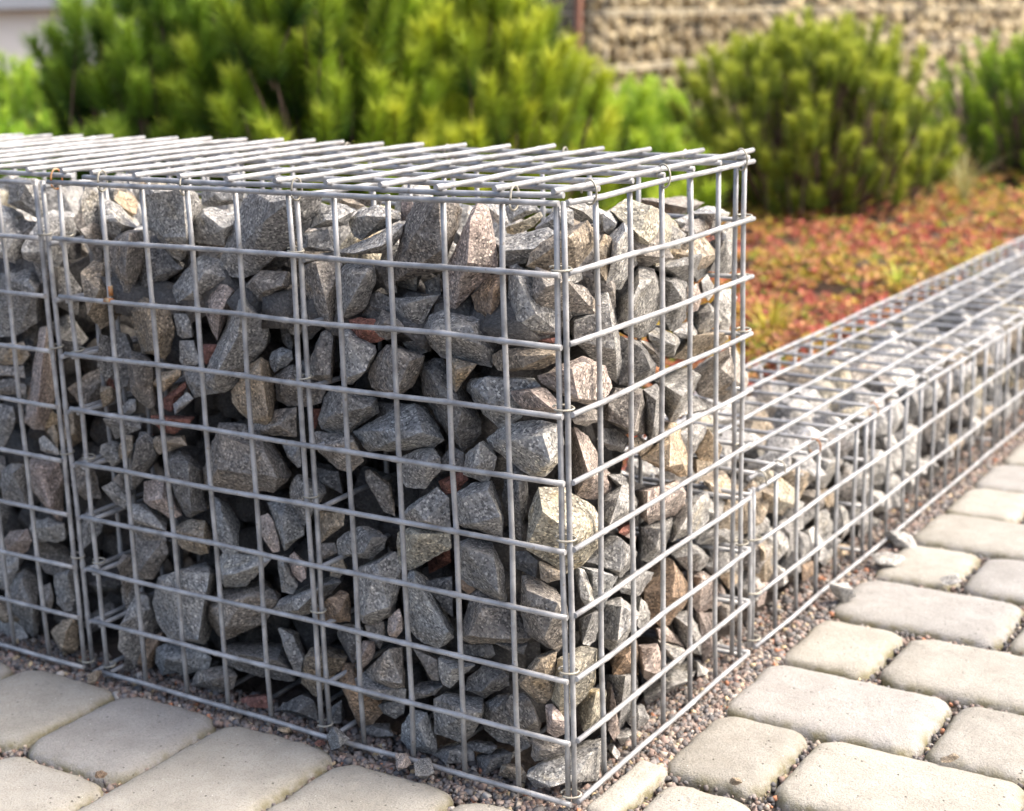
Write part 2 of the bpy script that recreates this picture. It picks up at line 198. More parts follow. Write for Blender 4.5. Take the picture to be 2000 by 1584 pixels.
Zl|-6037,379,4404 -5928,379,4453 -5660,379,4460 -5535,379,4419 -5543,379,4218 -5543,379,4068 -5662,379,4085 -5850,379,4161 -5936,379,4256 -6079,379,4213|-5675,190,4286 -5577,190,4422
Fl|-5361,281,4405 -5305,281,4421 -5254,281,4254 -5196,281,4139 -5096,281,4099 -5241,281,4048 -5362,281,4028 -5397,281,4086|
Zb|-6114,370,4075 -5783,370,4096 -5663,370,4079 -5678,370,3911 -5802,370,3752 -5913,370,3692 -6123,370,3664 -6109,370,3890|
Fb|-5678,653,4365 -5477,653,4386 -5353,653,4345 -5300,653,4257 -5372,653,4209 -5667,653,4213 -5699,653,4296|
Ft|-5988,930,4382 -5594,930,4394 -5604,930,4316 -5789,930,4349 -5982,930,4344|
Fb|-5310,341,4038 -5185,341,4092 -4962,341,4098 -4873,341,3984 -4856,341,3882 -4881,341,3770 -5032,341,3743 -5167,341,3761 -5320,341,3820 -5347,341,3931|-4870,170,4021 -5009,170,4065
Zb|-5682,270,3712 -5627,270,3851 -5548,270,3938 -5459,270,3950 -5507,270,3555 -5609,270,3533 -5661,270,3629|
Zg|-6241,350,3574 -6090,350,3653 -5903,350,3680 -5796,350,3648 -5690,350,3531 -5709,350,3337 -5807,350,3134 -6103,350,2991 -6341,350,2963 -6412,350,3246|-5547,90,3580 -5793,90,3564 -5470,90,3510
Zp|-5834,360,3034 -5790,360,3100 -5685,360,3121 -5679,360,3015 -5703,360,2698 -5728,360,2376 -5775,360,2290 -5870,360,2117 -6024,360,2090 -6155,360,2149 -6143,360,2224 -6036,360,2464 -5922,360,2756|-5495,100,2849 -5564,100,2609 -5635,100,2366
Fg|-5441,280,3112 -5352,280,3120 -5306,280,3062 -5306,280,2830 -5413,280,2695 -5474,280,2736 -5471,280,2908|
Zw|-6285,296,2912 -5953,296,2957 -5892,296,2835 -6011,296,2737 -6317,296,2716 -6421,296,2803|
Zb|-6304,266,2570 -6123,266,2604 -5947,266,2550 -5972,266,2459 -6327,266,2429 -6388,266,2488|
Zb|-6302,282,2704 -5972,282,2735 -5967,282,2616 -6203,282,2592 -6377,282,2608|
Zg|-6430,278,2332 -6170,278,2327 -6156,278,2199 -6252,278,2039 -6381,278,1899 -6501,278,1901|
Zl|-5864,276,2046 -5789,276,2088 -5684,276,2028 -5613,276,1972 -5609,276,1925 -5769,276,1920 -5857,276,1942|
Zp|-6141,348,1771 -6100,348,1810 -5884,348,1854 -5703,348,1837 -5680,348,1684 -5699,348,1393 -5745,348,1236 -5814,348,1233 -5939,348,1332 -6052,348,1432 -6178,348,1532 -6189,348,1614|-5671,120,1682 -5764,120,1815 -5612,120,1471
Zg|-6508,327,1627 -6347,327,1733 -6192,327,1737 -6181,327,1655 -6169,327,1506 -6165,327,1304 -6315,327,1333 -6544,327,1333 -6556,327,1485|-6141,160,1705
Zw|-5788,320,2126 -5686,320,2203 -5655,320,2102 -5666,320,1955 -5734,320,2027|
Fu|-5293,283,1924 -5264,283,2055 -5121,283,2144 -4858,283,2106 -4832,283,1976 -5013,283,1905 -5175,283,1907|-4882,140,2147 -4914,140,2065
Fg|-5214,327,2335 -5022,327,2396 -4547,327,2404 -4562,327,2287 -4797,327,2243 -4895,327,2145 -5084,327,2177 -5154,327,2216|-4833,140,2392
Fw|-4844,313,2092 -4765,313,2211 -4660,313,2216 -4676,313,2082 -4774,313,1976 -4879,313,1986|
Fd|-4731,302,1890 -4644,302,2089 -4559,302,2270 -4454,302,2282 -4353,302,2187 -4378,302,2061 -4476,302,1924 -4597,302,1783 -4712,302,1703 -4771,302,1742|-4397,100,2232 -4478,100,1993
Fw|-4361,264,2219 -4315,264,2263 -4010,264,2300 -3949,264,2225 -4043,264,2183 -4229,264,2136 -4293,264,2105 -4348,264,2159|-4070,140,2278
Fr|-4362,271,2446 -4128,271,2465 -3881,271,2471 -3895,271,2424 -4116,271,2308 -4236,271,2309 -4359,271,2385|-3997,140,2481
Fd|-4294,334,1995 -4210,334,2106 -4116,334,2141 -3980,334,2105 -3872,334,1997 -3867,334,1861 -3851,334,1633 -4042,334,1527 -4112,334,1532 -4206,334,1689 -4261,334,1837|-4009,120,2111 -3812,120,2122 -3818,120,1700 -3992,120,1826
Fp|-4574,312,1799 -4443,312,1848 -4321,312,1842 -4313,312,1726 -4270,312,1655 -4129,312,1551 -4267,312,1507 -4478,312,1553 -4585,312,1616 -4587,312,1687|-4349,150,1697 -4181,150,1745
Fg|-5243,282,1690 -5166,282,1773 -5008,282,1731 -4831,282,1692 -4748,282,1593 -4821,282,1518 -4968,282,1544 -5133,282,1609|-4919,130,1746
Fb|-5227,324,1809 -4888,324,1831 -4861,324,1708 -5026,324,1685 -5190,324,1758|
Fg|-4772,261,1476 -4704,261,1598 -4579,261,1584 -4430,261,1528 -4290,261,1401 -4415,261,1389 -4616,261,1452 -4769,261,1413|
Fb|-4842,327,1382 -4562,327,1417 -4400,327,1371 -4360,327,1274 -4691,327,1220 -4767,327,1297|
Fw|-4258,292,1410 -4169,292,1471 -4040,292,1545 -3829,292,1562 -3804,292,1420 -3821,292,1254 -3934,292,1220 -4133,292,1249 -4249,292,1309|-3715,130,1468 -3872,130,1474
Fu|-3743,288,1785 -3638,288,1770 -3570,288,1674 -3501,288,1593 -3482,288,1490 -3469,288,1324 -3628,288,1282 -3735,288,1388|-3459,130,1714
Fb|-5238,308,1029 -5124,308,1056 -4864,308,1042 -4873,308,885 -4897,308,783 -5028,308,610 -5071,308,619 -5117,308,768 -5246,308,887|-4822,140,1014
Fb|-4779,352,1229 -4392,352,1299 -4389,352,1140 -4531,352,995 -4601,352,853 -4807,352,833 -4826,352,1026|-4482,170,1103
Fg|-4627,340,616 -4576,340,780 -4521,340,888 -4320,340,1004 -3992,340,1108 -3862,340,1099 -3846,340,960 -3878,340,843 -3949,340,743 -3954,340,501 -4011,340,344 -4115,340,323 -4283,340,305 -4472,340,308 -4585,340,434|-4196,80,1008 -3990,80,865 -3826,80,527 -3620,80,1180 -4063,80,1110
Fg|-5327,370,13 -5240,370,159 -5121,370,386 -5015,370,532 -4856,370,670 -4727,370,661 -4697,370,551 -4800,370,323 -4938,370,85 -5074,370,-114 -5158,370,-166 -5242,370,-115|-4830,110,453 -4884,110,195
Fo|-5027,389,-111 -4835,389,200 -4583,389,326 -4669,389,133 -4783,389,-93 -4990,389,-172|
Fu|-4633,337,185 -4498,337,246 -4076,337,283 -3939,337,222 -3994,337,88 -4205,337,43 -4467,337,-47 -4578,337,-79 -4652,337,22|-4284,120,233
Fd|-3791,354,365 -3585,354,427 -3151,354,448 -2985,354,297 -2981,354,197 -3359,354,148 -3783,354,195|-3380,130,458 -2972,130,486
Fb|-4193,296,-86 -4086,296,88 -3737,296,178 -3601,296,143 -3662,296,7 -3822,296,-63 -4016,296,-137 -4111,296,-143|-3687,110,174
Fr|-3581,273,-114 -3525,273,-37 -3251,273,35 -3234,273,-108 -3328,273,-168 -3478,273,-174|
Fd|-3154,292,-77 -3065,292,11 -2855,292,126 -2715,292,100 -2690,292,-85 -2752,292,-157 -2877,292,-153 -2959,292,-100 -3076,292,-118|-2790,140,51
Fw|-2893,344,316 -2864,344,447 -2762,344,561 -2631,344,603 -2382,344,548 -2413,344,480 -2614,344,338 -2741,344,115 -2902,344,205|-2455,140,626 -2647,140,586
Fg|-3081,292,693 -3043,292,701 -2915,292,665 -2851,292,531 -2819,292,476 -2859,292,313 -2925,292,314 -3017,292,450 -3035,292,571|
Fo|-2494,356,366 -2413,356,498 -2324,356,487 -2235,356,224 -2060,356,203 -2047,356,122 -2162,356,-20 -2299,356,-76 -2372,356,38 -2427,356,165 -2491,356,290|-2273,150,420 -2166,150,452 -2221,150,281
Fd|-1990,233,254 -1874,233,311 -1703,233,342 -1725,233,248 -1814,233,175 -1933,233,192|
Fd|-2599,322,47 -2445,322,160 -2460,322,-61 -2551,322,-184 -2602,322,-126|
Fd|-2208,277,-28 -2099,277,21 -1924,277,24 -1874,277,-9 -2017,277,-67 -2193,277,-71|
Fg|-5405,232,-65 -5298,232,114 -5229,232,117 -5235,232,-81 -5389,232,-156|
Zg|-6681,361,446 -6550,361,566 -6366,361,650 -6230,361,596 -6181,361,448 -6234,361,176 -6274,361,-9 -6358,361,-79 -6473,361,-31 -6582,361,55 -6694,361,132 -6692,361,302|-6129,110,663 -6017,110,393 -6249,110,435
Zg|-5875,281,693 -5629,281,796 -5585,281,702 -5591,281,498 -5656,281,367 -5775,281,344 -5858,281,414 -5861,281,551|-5492,130,819
Fg|-5474,291,769 -5327,291,853 -5329,291,678 -5386,291,583 -5486,291,514|
Zt|-6001,281,84 -5812,281,251 -5642,281,301 -5618,281,65 -5642,281,-26 -5729,281,-149 -5847,281,-156 -5870,281,-73 -5954,281,-3|-5575,110,240 -5648,110,54
Zg|-6776,317,78 -6684,317,104 -6458,317,50 -6379,317,-67 -6405,317,-162 -6577,317,-233 -6751,317,-233 -6820,317,-192 -6868,317,-21|
Zg|-6588,274,754 -6324,274,807 -6358,274,672 -6549,274,542 -6620,274,556|
Zp|-6516,263,962 -6403,263,1057 -6154,263,1122 -6100,263,1012 -6177,263,897 -6282,263,837 -6486,263,846|-6139,120,1050
Zl|-6168,293,1102 -6046,293,1206 -5886,293,1264 -5647,293,1243 -5669,293,1089 -5804,293,1034 -6014,293,1034 -6102,293,1070|-5714,140,1245
Zb|-6072,299,541 -5946,299,598 -5923,299,430 -5992,299,288 -6093,299,242 -6106,299,396|
Sl|-570,1063,4330 -570,1212,4351 -570,1379,4347 -570,1516,4287 -570,1528,4126 -570,1404,4156 -570,1237,4192 -570,1164,4260|-440,1070,4290
Sl|-435,1363,4242 -435,1473,4252 -435,1662,4169 -435,1597,4116 -435,1484,4062 -435,1375,4106|-340,1390,4168
Sy|-420,1461,4254 -420,1702,4326 -420,1967,4278 -420,2382,4137 -420,2637,4005 -420,2702,3890 -420,2489,3754 -420,2237,3709 -420,1926,3802 -420,1895,3979 -420,1699,4127|-160,1429,4082 -160,1792,4089 -160,1591,4001 -160,1627,4283
Sb|-1200,3471,4100 -1200,3725,4100 -1200,4383,4020 -1200,4823,3916 -1200,4711,3890 -1200,4491,3877 -1200,4193,3846 -1200,4047,3928 -1200,3764,4023|-940,3503,4062 -940,3907,3981
Sl|-427,2991,4054 -427,3227,4103 -427,3388,4068 -427,3722,3978 -427,3638,3935 -427,3472,3912 -427,3309,3872 -427,3228,3976|-240,2982,4063
Sb|-390,2649,3956 -390,2781,4039 -390,2953,4001 -390,3110,4000 -390,3190,3914 -390,3072,3844 -390,2955,3792 -390,2687,3745 -390,2612,3772|-220,2575,3949
Sg|-420,2600,4043 -420,2862,4069 -420,2881,3984 -420,2711,3963|
Sl|-319,1270,4065 -319,1476,4174 -319,1621,4126 -319,1701,4009 -319,1714,3822 -319,1631,3757 -319,1434,3649 -319,1323,3659 -319,1184,3734 -319,1282,3914|-110,991,4083 -110,1114,4154
Sw|-277,1088,4127 -277,1209,4075 -277,1221,3895 -277,1109,3763 -277,1005,3853 -277,996,4044|
Sg|-390,2142,3717 -390,2319,3731 -390,2781,3732 -390,3212,3698 -390,3254,3597 -390,3154,3509 -390,2956,3470 -390,2706,3509 -390,2427,3601 -390,2194,3669|-130,2239,3734 -130,1833,3777 -130,2442,3793
Sl|-327,3336,3899 -327,3500,3939 -327,3630,3793 -327,3636,3493 -327,3447,3469 -327,3058,3544 -327,3136,3669 -327,3215,3812|-120,2900,3830
Sr|-320,2826,3829 -320,3120,3850 -320,3160,3819 -320,2846,3777|
Sl|-350,1396,3607 -350,1690,3731 -350,1791,3786 -350,2046,3717 -350,2167,3595 -350,2220,3424 -350,2165,3295 -350,1953,3179 -350,1782,3195 -350,1518,3284 -350,1423,3402|-90,1289,3732 -90,1534,3740 -90,1160,3619
Sg|-380,1217,3664 -380,1296,3705 -380,1404,3619 -380,1480,3429 -380,1525,3257 -380,1577,3017 -380,1534,2907 -380,1460,2875 -380,1264,3057 -380,1034,3173 -380,886,3263 -380,786,3364 -380,791,3511 -380,1197,3485|-120,877,3590 -120,961,3279
Sg|-325,2083,3641 -325,2405,3600 -325,2609,3520 -325,2629,3375 -325,2610,3219 -325,2404,3147 -325,2295,3159 -325,2187,3269 -325,2188,3480|-120,2093,3494 -120,1916,3641
Sp|-289,2552,3498 -289,2781,3496 -289,2859,3365 -289,2744,3258 -289,2553,3265|
Sl|-247,2731,3523 -247,2847,3564 -247,3006,3421 -247,3027,3383 -247,2869,3324 -247,2770,3399|
Sl|-267,2697,3099 -267,2735,3236 -267,2910,3299 -267,3091,3200 -267,3216,3065 -267,2933,3064 -267,2775,3033|-110,2651,3287
Sl|-325,3177,3242 -325,3298,3352 -325,3528,3316 -325,3658,3224 -325,3555,3027 -325,3473,2899 -325,3347,2905 -325,3344,3047|
Sg|-301,2300,3152 -301,2597,3190 -301,2790,3079 -301,2810,2990 -301,2466,3063|
Sd|-333,1438,3282 -333,1666,3208 -333,1783,3169 -333,2058,2921 -333,2022,2855 -333,1882,2811 -333,1643,2829 -333,1397,2890 -333,1480,2960 -333,1467,3143|-110,1385,3203 -110,1516,3021
Sb|-318,1738,3187 -318,1891,3158 -318,2013,3111 -318,2172,3007 -318,2153,2870 -318,2046,2909 -318,1856,3077|
Sl|-311,1876,3162 -311,1860,3221 -311,2016,3257 -311,2193,3192 -311,2412,3103 -311,2449,3037 -311,2337,2934 -311,2156,2970 -311,2015,3111|-130,1988,3116
Sw|-390,2462,2885 -390,2574,2973 -390,2764,3013 -390,3240,2995 -390,3575,2934 -390,3619,2836 -390,3202,2808 -390,2961,2777 -390,2823,2804 -390,2612,2846|-130,2446,3111 -130,2935,3038
Sb|-340,2856,2585 -340,2974,2674 -340,3300,2678 -340,3509,2789 -340,3682,2756 -340,3773,2601 -340,3979,2400 -340,3959,2311 -340,3735,2332 -340,3433,2289 -340,3222,2345 -340,2876,2484|-80,2970,2830 -80,3120,2573 -80,2769,2767
Sb|-330,1342,2879 -330,1637,2831 -330,1806,2762 -330,1838,2624 -330,1889,2530 -330,1835,2395 -330,1630,2412 -330,1497,2485 -330,1209,2642 -330,1212,2767|-100,1328,2859 -100,1210,2590
Sg|-255,1678,2798 -255,1902,2806 -255,1990,2730 -255,2042,2545 -255,2040,2295 -255,1898,2297 -255,1793,2332 -255,1708,2459 -255,1744,2573|-80,1555,2756 -80,1503,2570
Sl|-370,2201,2731 -370,2383,2751 -370,2723,2766 -370,3039,2622 -370,2919,2568 -370,2762,2541 -370,2608,2480 -370,2513,2329 -370,2382,2360 -370,2346,2590|-120,2371,2778 -120,2093,2672
Sg|-362,2515,2364 -362,2726,2515 -362,2902,2459 -362,3228,2332 -362,3291,2264 -362,2984,2272 -362,2765,2340|
St|-340,2321,2361 -340,2452,2338 -340,2585,2176 -340,2702,1900 -340,2663,1795 -340,2547,1818 -340,2301,1962 -340,1783,2183 -340,2065,2220 -340,2302,2194|-80,1795,2337 -80,2029,2111 -80,1777,2153
Sg|-298,2441,2242 -298,2691,2260 -298,2949,2199 -298,2950,2136 -298,2751,2008 -298,2614,1973 -298,2517,2128|
St|-287,2727,2016 -287,2965,2160 -287,3109,2072 -287,3279,1912 -287,3196,1832 -287,2948,1824 -287,2787,1920|-110,2724,2144
Sw|-278,2709,1951 -278,2969,1901 -278,3135,1831 -278,2889,1787 -278,2729,1786|
Sp|-380,764,2695 -380,974,2575 -380,1075,2409 -380,1312,2179 -380,1438,2042 -380,1384,1979 -380,1031,2040 -380,768,2140 -380,762,2428|-120,522,2426
Sd|-367,1085,2518 -367,1181,2589 -367,1371,2543 -367,1650,2386 -367,1531,2302 -367,1287,2388|
Sw|-310,1524,2384 -310,1659,2407 -310,1830,2316 -310,2005,2247 -310,1725,2235 -310,1589,2294|
Sp|-329,1775,1853 -329,1898,1886 -329,2223,1856 -329,2429,1826 -329,2505,1726 -329,2602,1655 -329,2583,1562 -329,2391,1520 -329,2148,1548 -329,1895,1589 -329,1790,1663 -329,1756,1791|-90,1415,2047 -90,1725,2001 -90,2068,1856 -90,1396,1849
Sg|-319,1189,2021 -319,1304,2102 -319,1436,2114 -319,1567,1955 -319,1685,1839 -319,1684,1780 -319,1496,1752 -319,1183,1771 -319,1043,1918 -319,1077,2020|-120,967,2097 -120,1255,1983 -120,837,1931
Sd|-275,1129,2220 -275,1306,2196 -275,1403,2129 -275,1385,2069 -275,1255,2105|
Sr|-270,1254,1717 -270,1337,1741 -270,1504,1724 -270,1521,1677 -270,1436,1653 -270,1336,1671|
Sp|-320,1462,1612 -320,1547,1620 -320,1649,1555 -320,1631,1510|
Sg|-314,1742,1603 -314,1901,1581 -314,2191,1546 -314,2322,1525 -314,2341,1449 -314,2228,1360 -314,2043,1356 -314,2097,1243 -314,1897,1246 -314,1721,1329|-120,1695,1640 -120,1624,1511
Sl|-336,2366,1403 -336,2500,1487 -336,2754,1521 -336,3057,1554 -336,3162,1413 -336,3101,1273 -336,2896,1224 -336,2656,1261 -336,2346,1293|-110,2356,1686 -110,2036,1538
Sg|-386,2960,1400 -386,3249,1418 -386,3507,1345 -386,3640,1221 -386,3845,1045 -386,3555,1074 -386,3252,1183|
Sl|-339,2903,1092 -339,3109,1122 -339,3429,1081 -339,3808,986 -339,3787,914 -339,3631,865 -339,3323,942|-110,2859,1235
Sg|-345,861,1585 -345,1082,1627 -345,1212,1669 -345,1343,1661 -345,1541,1542 -345,1711,1396 -345,1674,1313 -345,1401,1276 -345,1302,1350 -345,999,1491|-100,986,1778 -100,1211,1587 -100,949,1526
Su|-311,755,1569 -311,1017,1467 -311,1241,1377 -311,1305,1322 -311,1205,1239 -311,1039,1106 -311,914,1199 -311,888,1372|-110,840,1520 -110,536,1660
Sl|-203,508,1661 -203,567,1641 -203,668,1489 -203,739,1281 -203,602,1329 -203,515,1439|
So|-360,1841,1005 -360,2095,1086 -360,2414,1107 -360,2549,1000 -360,2717,788 -360,2718,649 -360,2648,599 -360,2355,510 -360,2165,561 -360,1981,690 -360,1857,859|-100,1923,1189 -100,2015,940 -100,1867,991
Sg|-332,2415,1121 -332,2668,1167 -332,2848,1102 -332,2992,1010 -332,3118,895 -332,3035,847 -332,2850,861 -332,2609,949|-130,2460,1185
Sp|-385,2801,728 -385,3004,782 -385,3129,759 -385,3257,650 -385,3173,612 -385,3498,492 -385,3634,318 -385,3523,308 -385,3218,375 -385,3007,369 -385,2822,534|-130,2501,947
Sd|-366,3087,824 -366,3472,814 -366,3786,675 -366,3788,576 -366,3475,601 -366,3172,730|
St|-223,3159,683 -223,3375,707 -223,3510,614 -223,3489,544 -223,3291,553|-120,3035,771
Sw|-356,3141,1601 -356,3437,1576 -356,3636,1399 -356,3660,1277 -356,3397,1381 -356,3204,1491|
Sg|-346,1369,1202 -346,1607,1224 -346,1712,1241 -346,2014,1115 -346,1815,1025 -346,1743,988 -346,1435,1129|
Sg|-318,1214,1069 -318,1364,1126 -318,1515,1031 -318,1721,846 -318,1615,780 -318,1441,714 -318,1304,663 -318,1189,707 -318,982,894 -318,1081,974 -318,1101,1117|-80,938,1244 -80,1231,1058 -80,868,976
Sg|-229,568,1218 -229,799,1224 -229,907,1161 -229,857,1057 -229,776,980 -229,683,975 -229,577,1031 -229,565,1123|-110,526,1320
Sl|-242,1578,1057 -242,1699,964 -242,1752,858 -242,1715,767 -242,1609,745 -242,1505,835|
So|-298,1167,600 -298,1403,664 -298,1610,655 -298,1643,502 -298,1623,343 -298,1365,437 -298,1181,509|-140,1106,742
Sp|-281,1664,568 -281,1934,511 -281,2137,235 -281,1968,183 -281,1858,182 -281,1696,282|-110,1596,629 -110,1757,419 -110,1630,377 -110,1367,528
Sl|-314,2055,477 -314,2320,359 -314,2534,232 -314,2614,146 -314,2455,104 -314,2300,192 -314,2148,324|-130,2095,427 -130,2038,332
Sp|-338,2065,576 -338,2234,542 -338,2464,374 -338,2603,211 -338,2367,337 -338,2120,457|
Sg|-347,2425,571 -347,2681,545 -347,2864,348 -347,2990,140 -347,2970,-16 -347,2783,93 -347,2682,170 -347,2483,375|-120,2247,571
Sp|-330,2889,437 -330,3248,319 -330,3231,24 -330,3256,-260 -330,3105,-221 -330,2977,-93 -330,2933,174|
Sg|-292,1137,511 -292,1388,455 -292,1594,338 -292,1609,146 -292,1555,80 -292,1448,18 -292,1241,-34 -292,1212,188 -292,1151,403|-90,1009,622
Sg|-224,1286,59 -224,1460,135 -224,1583,93 -224,1688,-157 -224,1615,-180 -224,1457,-102|-80,1218,191
Sl|-380,1884,-5 -380,2471,-38 -380,2772,-71 -380,3064,-333 -380,2793,-282 -380,2451,-172 -380,2200,-172 -380,1938,-127|-120,1942,156 -120,2307,65
Sl|-208,2593,101 -208,2737,-31 -208,2842,-187 -208,2697,-176 -208,2594,-40|
Sy|-244,575,622 -244,807,561 -244,965,480 -244,980,398 -244,926,209 -244,734,215 -244,671,209 -244,580,298|-80,450,557 -80,515,691
Sp|-244,1064,491 -244,1141,229 -244,1187,19 -244,1102,-31 -244,990,121 -244,1045,355|
Sl|-209,1067,24 -209,1298,-13 -209,1452,-145 -209,1414,-184 -209,1152,-137|-90,1055,67
Sl|-150,923,43 -150,1006,-107 -150,1031,-187 -150,918,-158 -150,879,-5|
Wl|-430,4759,1236 -438,5151,1246 -453,5835,1141 -453,5851,866 -447,5542,862 -440,5237,976|-172,4868,1243
Ww|-399,4204,1264 -404,4471,1232 -413,4893,1103 -421,5270,793 -414,4943,757 -399,4210,1028|-135,4023,1272
Wg|-295,3982,1082 -298,4113,1071 -304,4388,880 -304,4391,780 -296,3989,847|
Wg|-364,4661,690 -365,4729,755 -373,5090,706 -374,5175,475 -373,5113,227 -370,4965,245 -364,4700,592|-156,4548,730
Ww|-309,4051,771 -313,4251,751 -318,4497,548 -318,4508,258 -314,4301,255 -309,4061,434|-111,3830,764
Wl|-313,5674,605 -318,5915,565 -323,6135,316 -321,6020,196 -314,5692,313|
Wl|-307,5689,56 -308,5759,217 -315,6087,146 -317,6181,-9 -310,5857,-76|
Wg|-326,5164,545 -332,5436,402 -334,5529,117 -328,5222,141|
Wb|-444,5438,668 -443,5390,874 -453,5855,805 -464,6354,589 -466,6453,357 -457,6041,353 -449,5636,535|-181,5259,892
Wl|-397,5773,1165 -415,6602,966 -415,6608,887 -406,6189,905 -404,6077,751 -398,5795,799|-146,5519,1205
Wl|-371,6279,577 -381,6726,291 -382,6788,48 -376,6529,32 -372,6338,326|
Wl|-322,6725,460 -330,7099,257 -326,6931,112 -321,6696,277|
Wo|-272,5159,171 -278,5466,132 -279,5515,-36 -272,5169,-11|
Wt|-314,6251,33 -323,6644,-74 -323,6659,-272 -315,6267,-193|
Wp|-241,3944,388 -247,4247,300 -245,4153,105 -242,3985,136|
Wl|-404,6921,712 -417,7567,605 -419,7638,355 -408,7125,399 -403,6889,561|
Wl|-402,7573,573 -414,8121,411 -415,8195,170 -407,7800,196 -403,7592,370|
Wg|-340,6221,859 -351,6731,848 -351,6750,607 -343,6366,588 -341,6231,718|
Wg|-490,8091,17 -498,8442,4 -514,9224,-396 -506,8852,-430 -494,8265,-240|
Wg|-339,6873,191 -346,7242,115 -347,7264,-138 -340,6941,-88|
Wl|-349,7342,53 -357,7742,-166 -357,7699,-221 -349,7354,-83|
"""

# ------------------------------------------------------------------ helpers
def mesh_from(name, V, F):
    me = bpy.data.meshes.new(name)
    me.from_pydata([tuple(v) for v in V], [], F)
    me.update()
    return me

def smooth(me, on=True):
    me.polygons.foreach_set('use_smooth', [on] * len(me.polygons))

def link(name, me, mat=None, parent=None, loc=(0, 0, 0), rot=None, scale=None):
    o = bpy.data.objects.new(name, me)
    COL.objects.link(o)
    if mat is not None and me is not None and not me.materials:
        me.materials.append(mat)
    o.location = loc
    if rot is not None:
        o.rotation_euler = rot
    if scale is not None:
        o.scale = scale
    if parent is not None:
        o.parent = parent
    return o

def tag(o, label=None, cat=None, group=None, kind=None):
    if label: o['label'] = label
    if cat: o['category'] = cat
    if group: o['group'] = group
    if kind: o['kind'] = kind
    return o

def thing(name, label, cat, loc=(0, 0, 0), group=None):
    return tag(link(name, None, loc=loc), label, cat, group)

def set_color(me, cols, name='tint'):
    a = me.color_attributes.new(name, 'FLOAT_COLOR', 'POINT')
    c = np.ones((len(cols), 4), np.float32)
    c[:, :3] = cols
    a.data.foreach_set('color', c.ravel())

def fast_mesh(name, V, F):
    """numpy mesh: V (n,3), F (m,k) all faces with k corners"""
    V = np.asarray(V, np.float32); F = np.asarray(F, np.int32)
    me = bpy.data.meshes.new(name)
    n, (m, k) = len(V), F.shape
    me.vertices.add(n); me.vertices.foreach_set('co', V.ravel())
    me.loops.add(m * k); me.loops.foreach_set('vertex_index', F.ravel())
    me.polygons.add(m)
    me.polygons.foreach_set('loop_start', np.arange(0, m * k, k, dtype=np.int32))
    me.polygons.foreach_set('loop_total', np.full(m, k, np.int32))
    me.update(calc_edges=True)
    return me

# ------------------------------------------------------------------ materials
class Nodes:
    def __init__(self, name):
        self.m = bpy.data.materials.new(name)
        self.m.use_nodes = True
        self.t = self.m.node_tree
        self.b = self.t.nodes['Principled BSDF']
    def n(self, kind, **kw):
        nd = self.t.nodes.new(kind)
        for k, v in kw.items():
            if k in nd.inputs.keys():
                nd.inputs[k].default_value = v
            else:
                setattr(nd, k, v)
        return nd
    def l(self, a, b):
        self.t.links.new(a, b)
    def ramp(self, fac, stops, interp='LINEAR'):
        r = self.t.nodes.new('ShaderNodeValToRGB')
        r.color_ramp.interpolation = interp
        e = r.color_ramp.elements
        while len(e) < len(stops): e.new(0.5)
        for el, (p, c) in zip(e, stops):
            el.position = p
            el.color = (*c, 1) if len(c) == 3 else c
        self.l(fac, r.inputs[0])
        return r.outputs[0]
    def mix(self, fac, a, b, blend='MIX'):
        x = self.t.nodes.new('ShaderNodeMix')
        x.data_type = 'RGBA'; x.blend_type = blend
        for s, v in ((x.inputs[0], fac), (x.inputs[6], a), (x.inputs[7], b)):
            if isinstance(v, (int, float)): s.default_value = v
            elif isinstance(v, tuple): s.default_value = (*v, 1) if len(v) == 3 else v
            else: self.l(v, s)
        return x.outputs[2]
    def math(self, op, a, b=0.0, clamp=False):
        x = self.t.nodes.new('ShaderNodeMath'); x.operation = op; x.use_clamp = clamp
        for s, v in ((x.inputs[0], a), (x.inputs[1], b)):
            if isinstance(v, (int, float)): s.default_value = v
            else: self.l(v, s)
        return x.outputs[0]
    def coord(self, offset_random=True):
        tc = self.n('ShaderNodeTexCoord')
        if not offset_random: return tc.outputs['Object']
        oi = self.n('ShaderNodeObjectInfo')
        va = self.n('ShaderNodeVectorMath', operation='MULTIPLY_ADD')
        self.l(oi.outputs['Random'], va.inputs[0])
        va.inputs[1].default_value = (3.1, 5.7, 9.3)
        self.l(tc.outputs['Object'], va.inputs[2])
        return va.outputs[0]
    def noise(self, vec, scale, detail=3.0, rough=0.55):
        x = self.n('ShaderNodeTexNoise', Scale=scale, Detail=detail, Roughness=rough)
        self.l(vec, x.inputs['Vector'])
        return x.outputs['Fac']
    def bump(self, h, strength, dist):
        x = self.n('ShaderNodeBump', Strength=strength, Distance=dist)
        self.l(h, x.inputs['Height'])
        self.l(x.outputs[0], self.b.inputs['Normal'])

def sc(c, k): return tuple(min(1.0, x * k) for x in c)

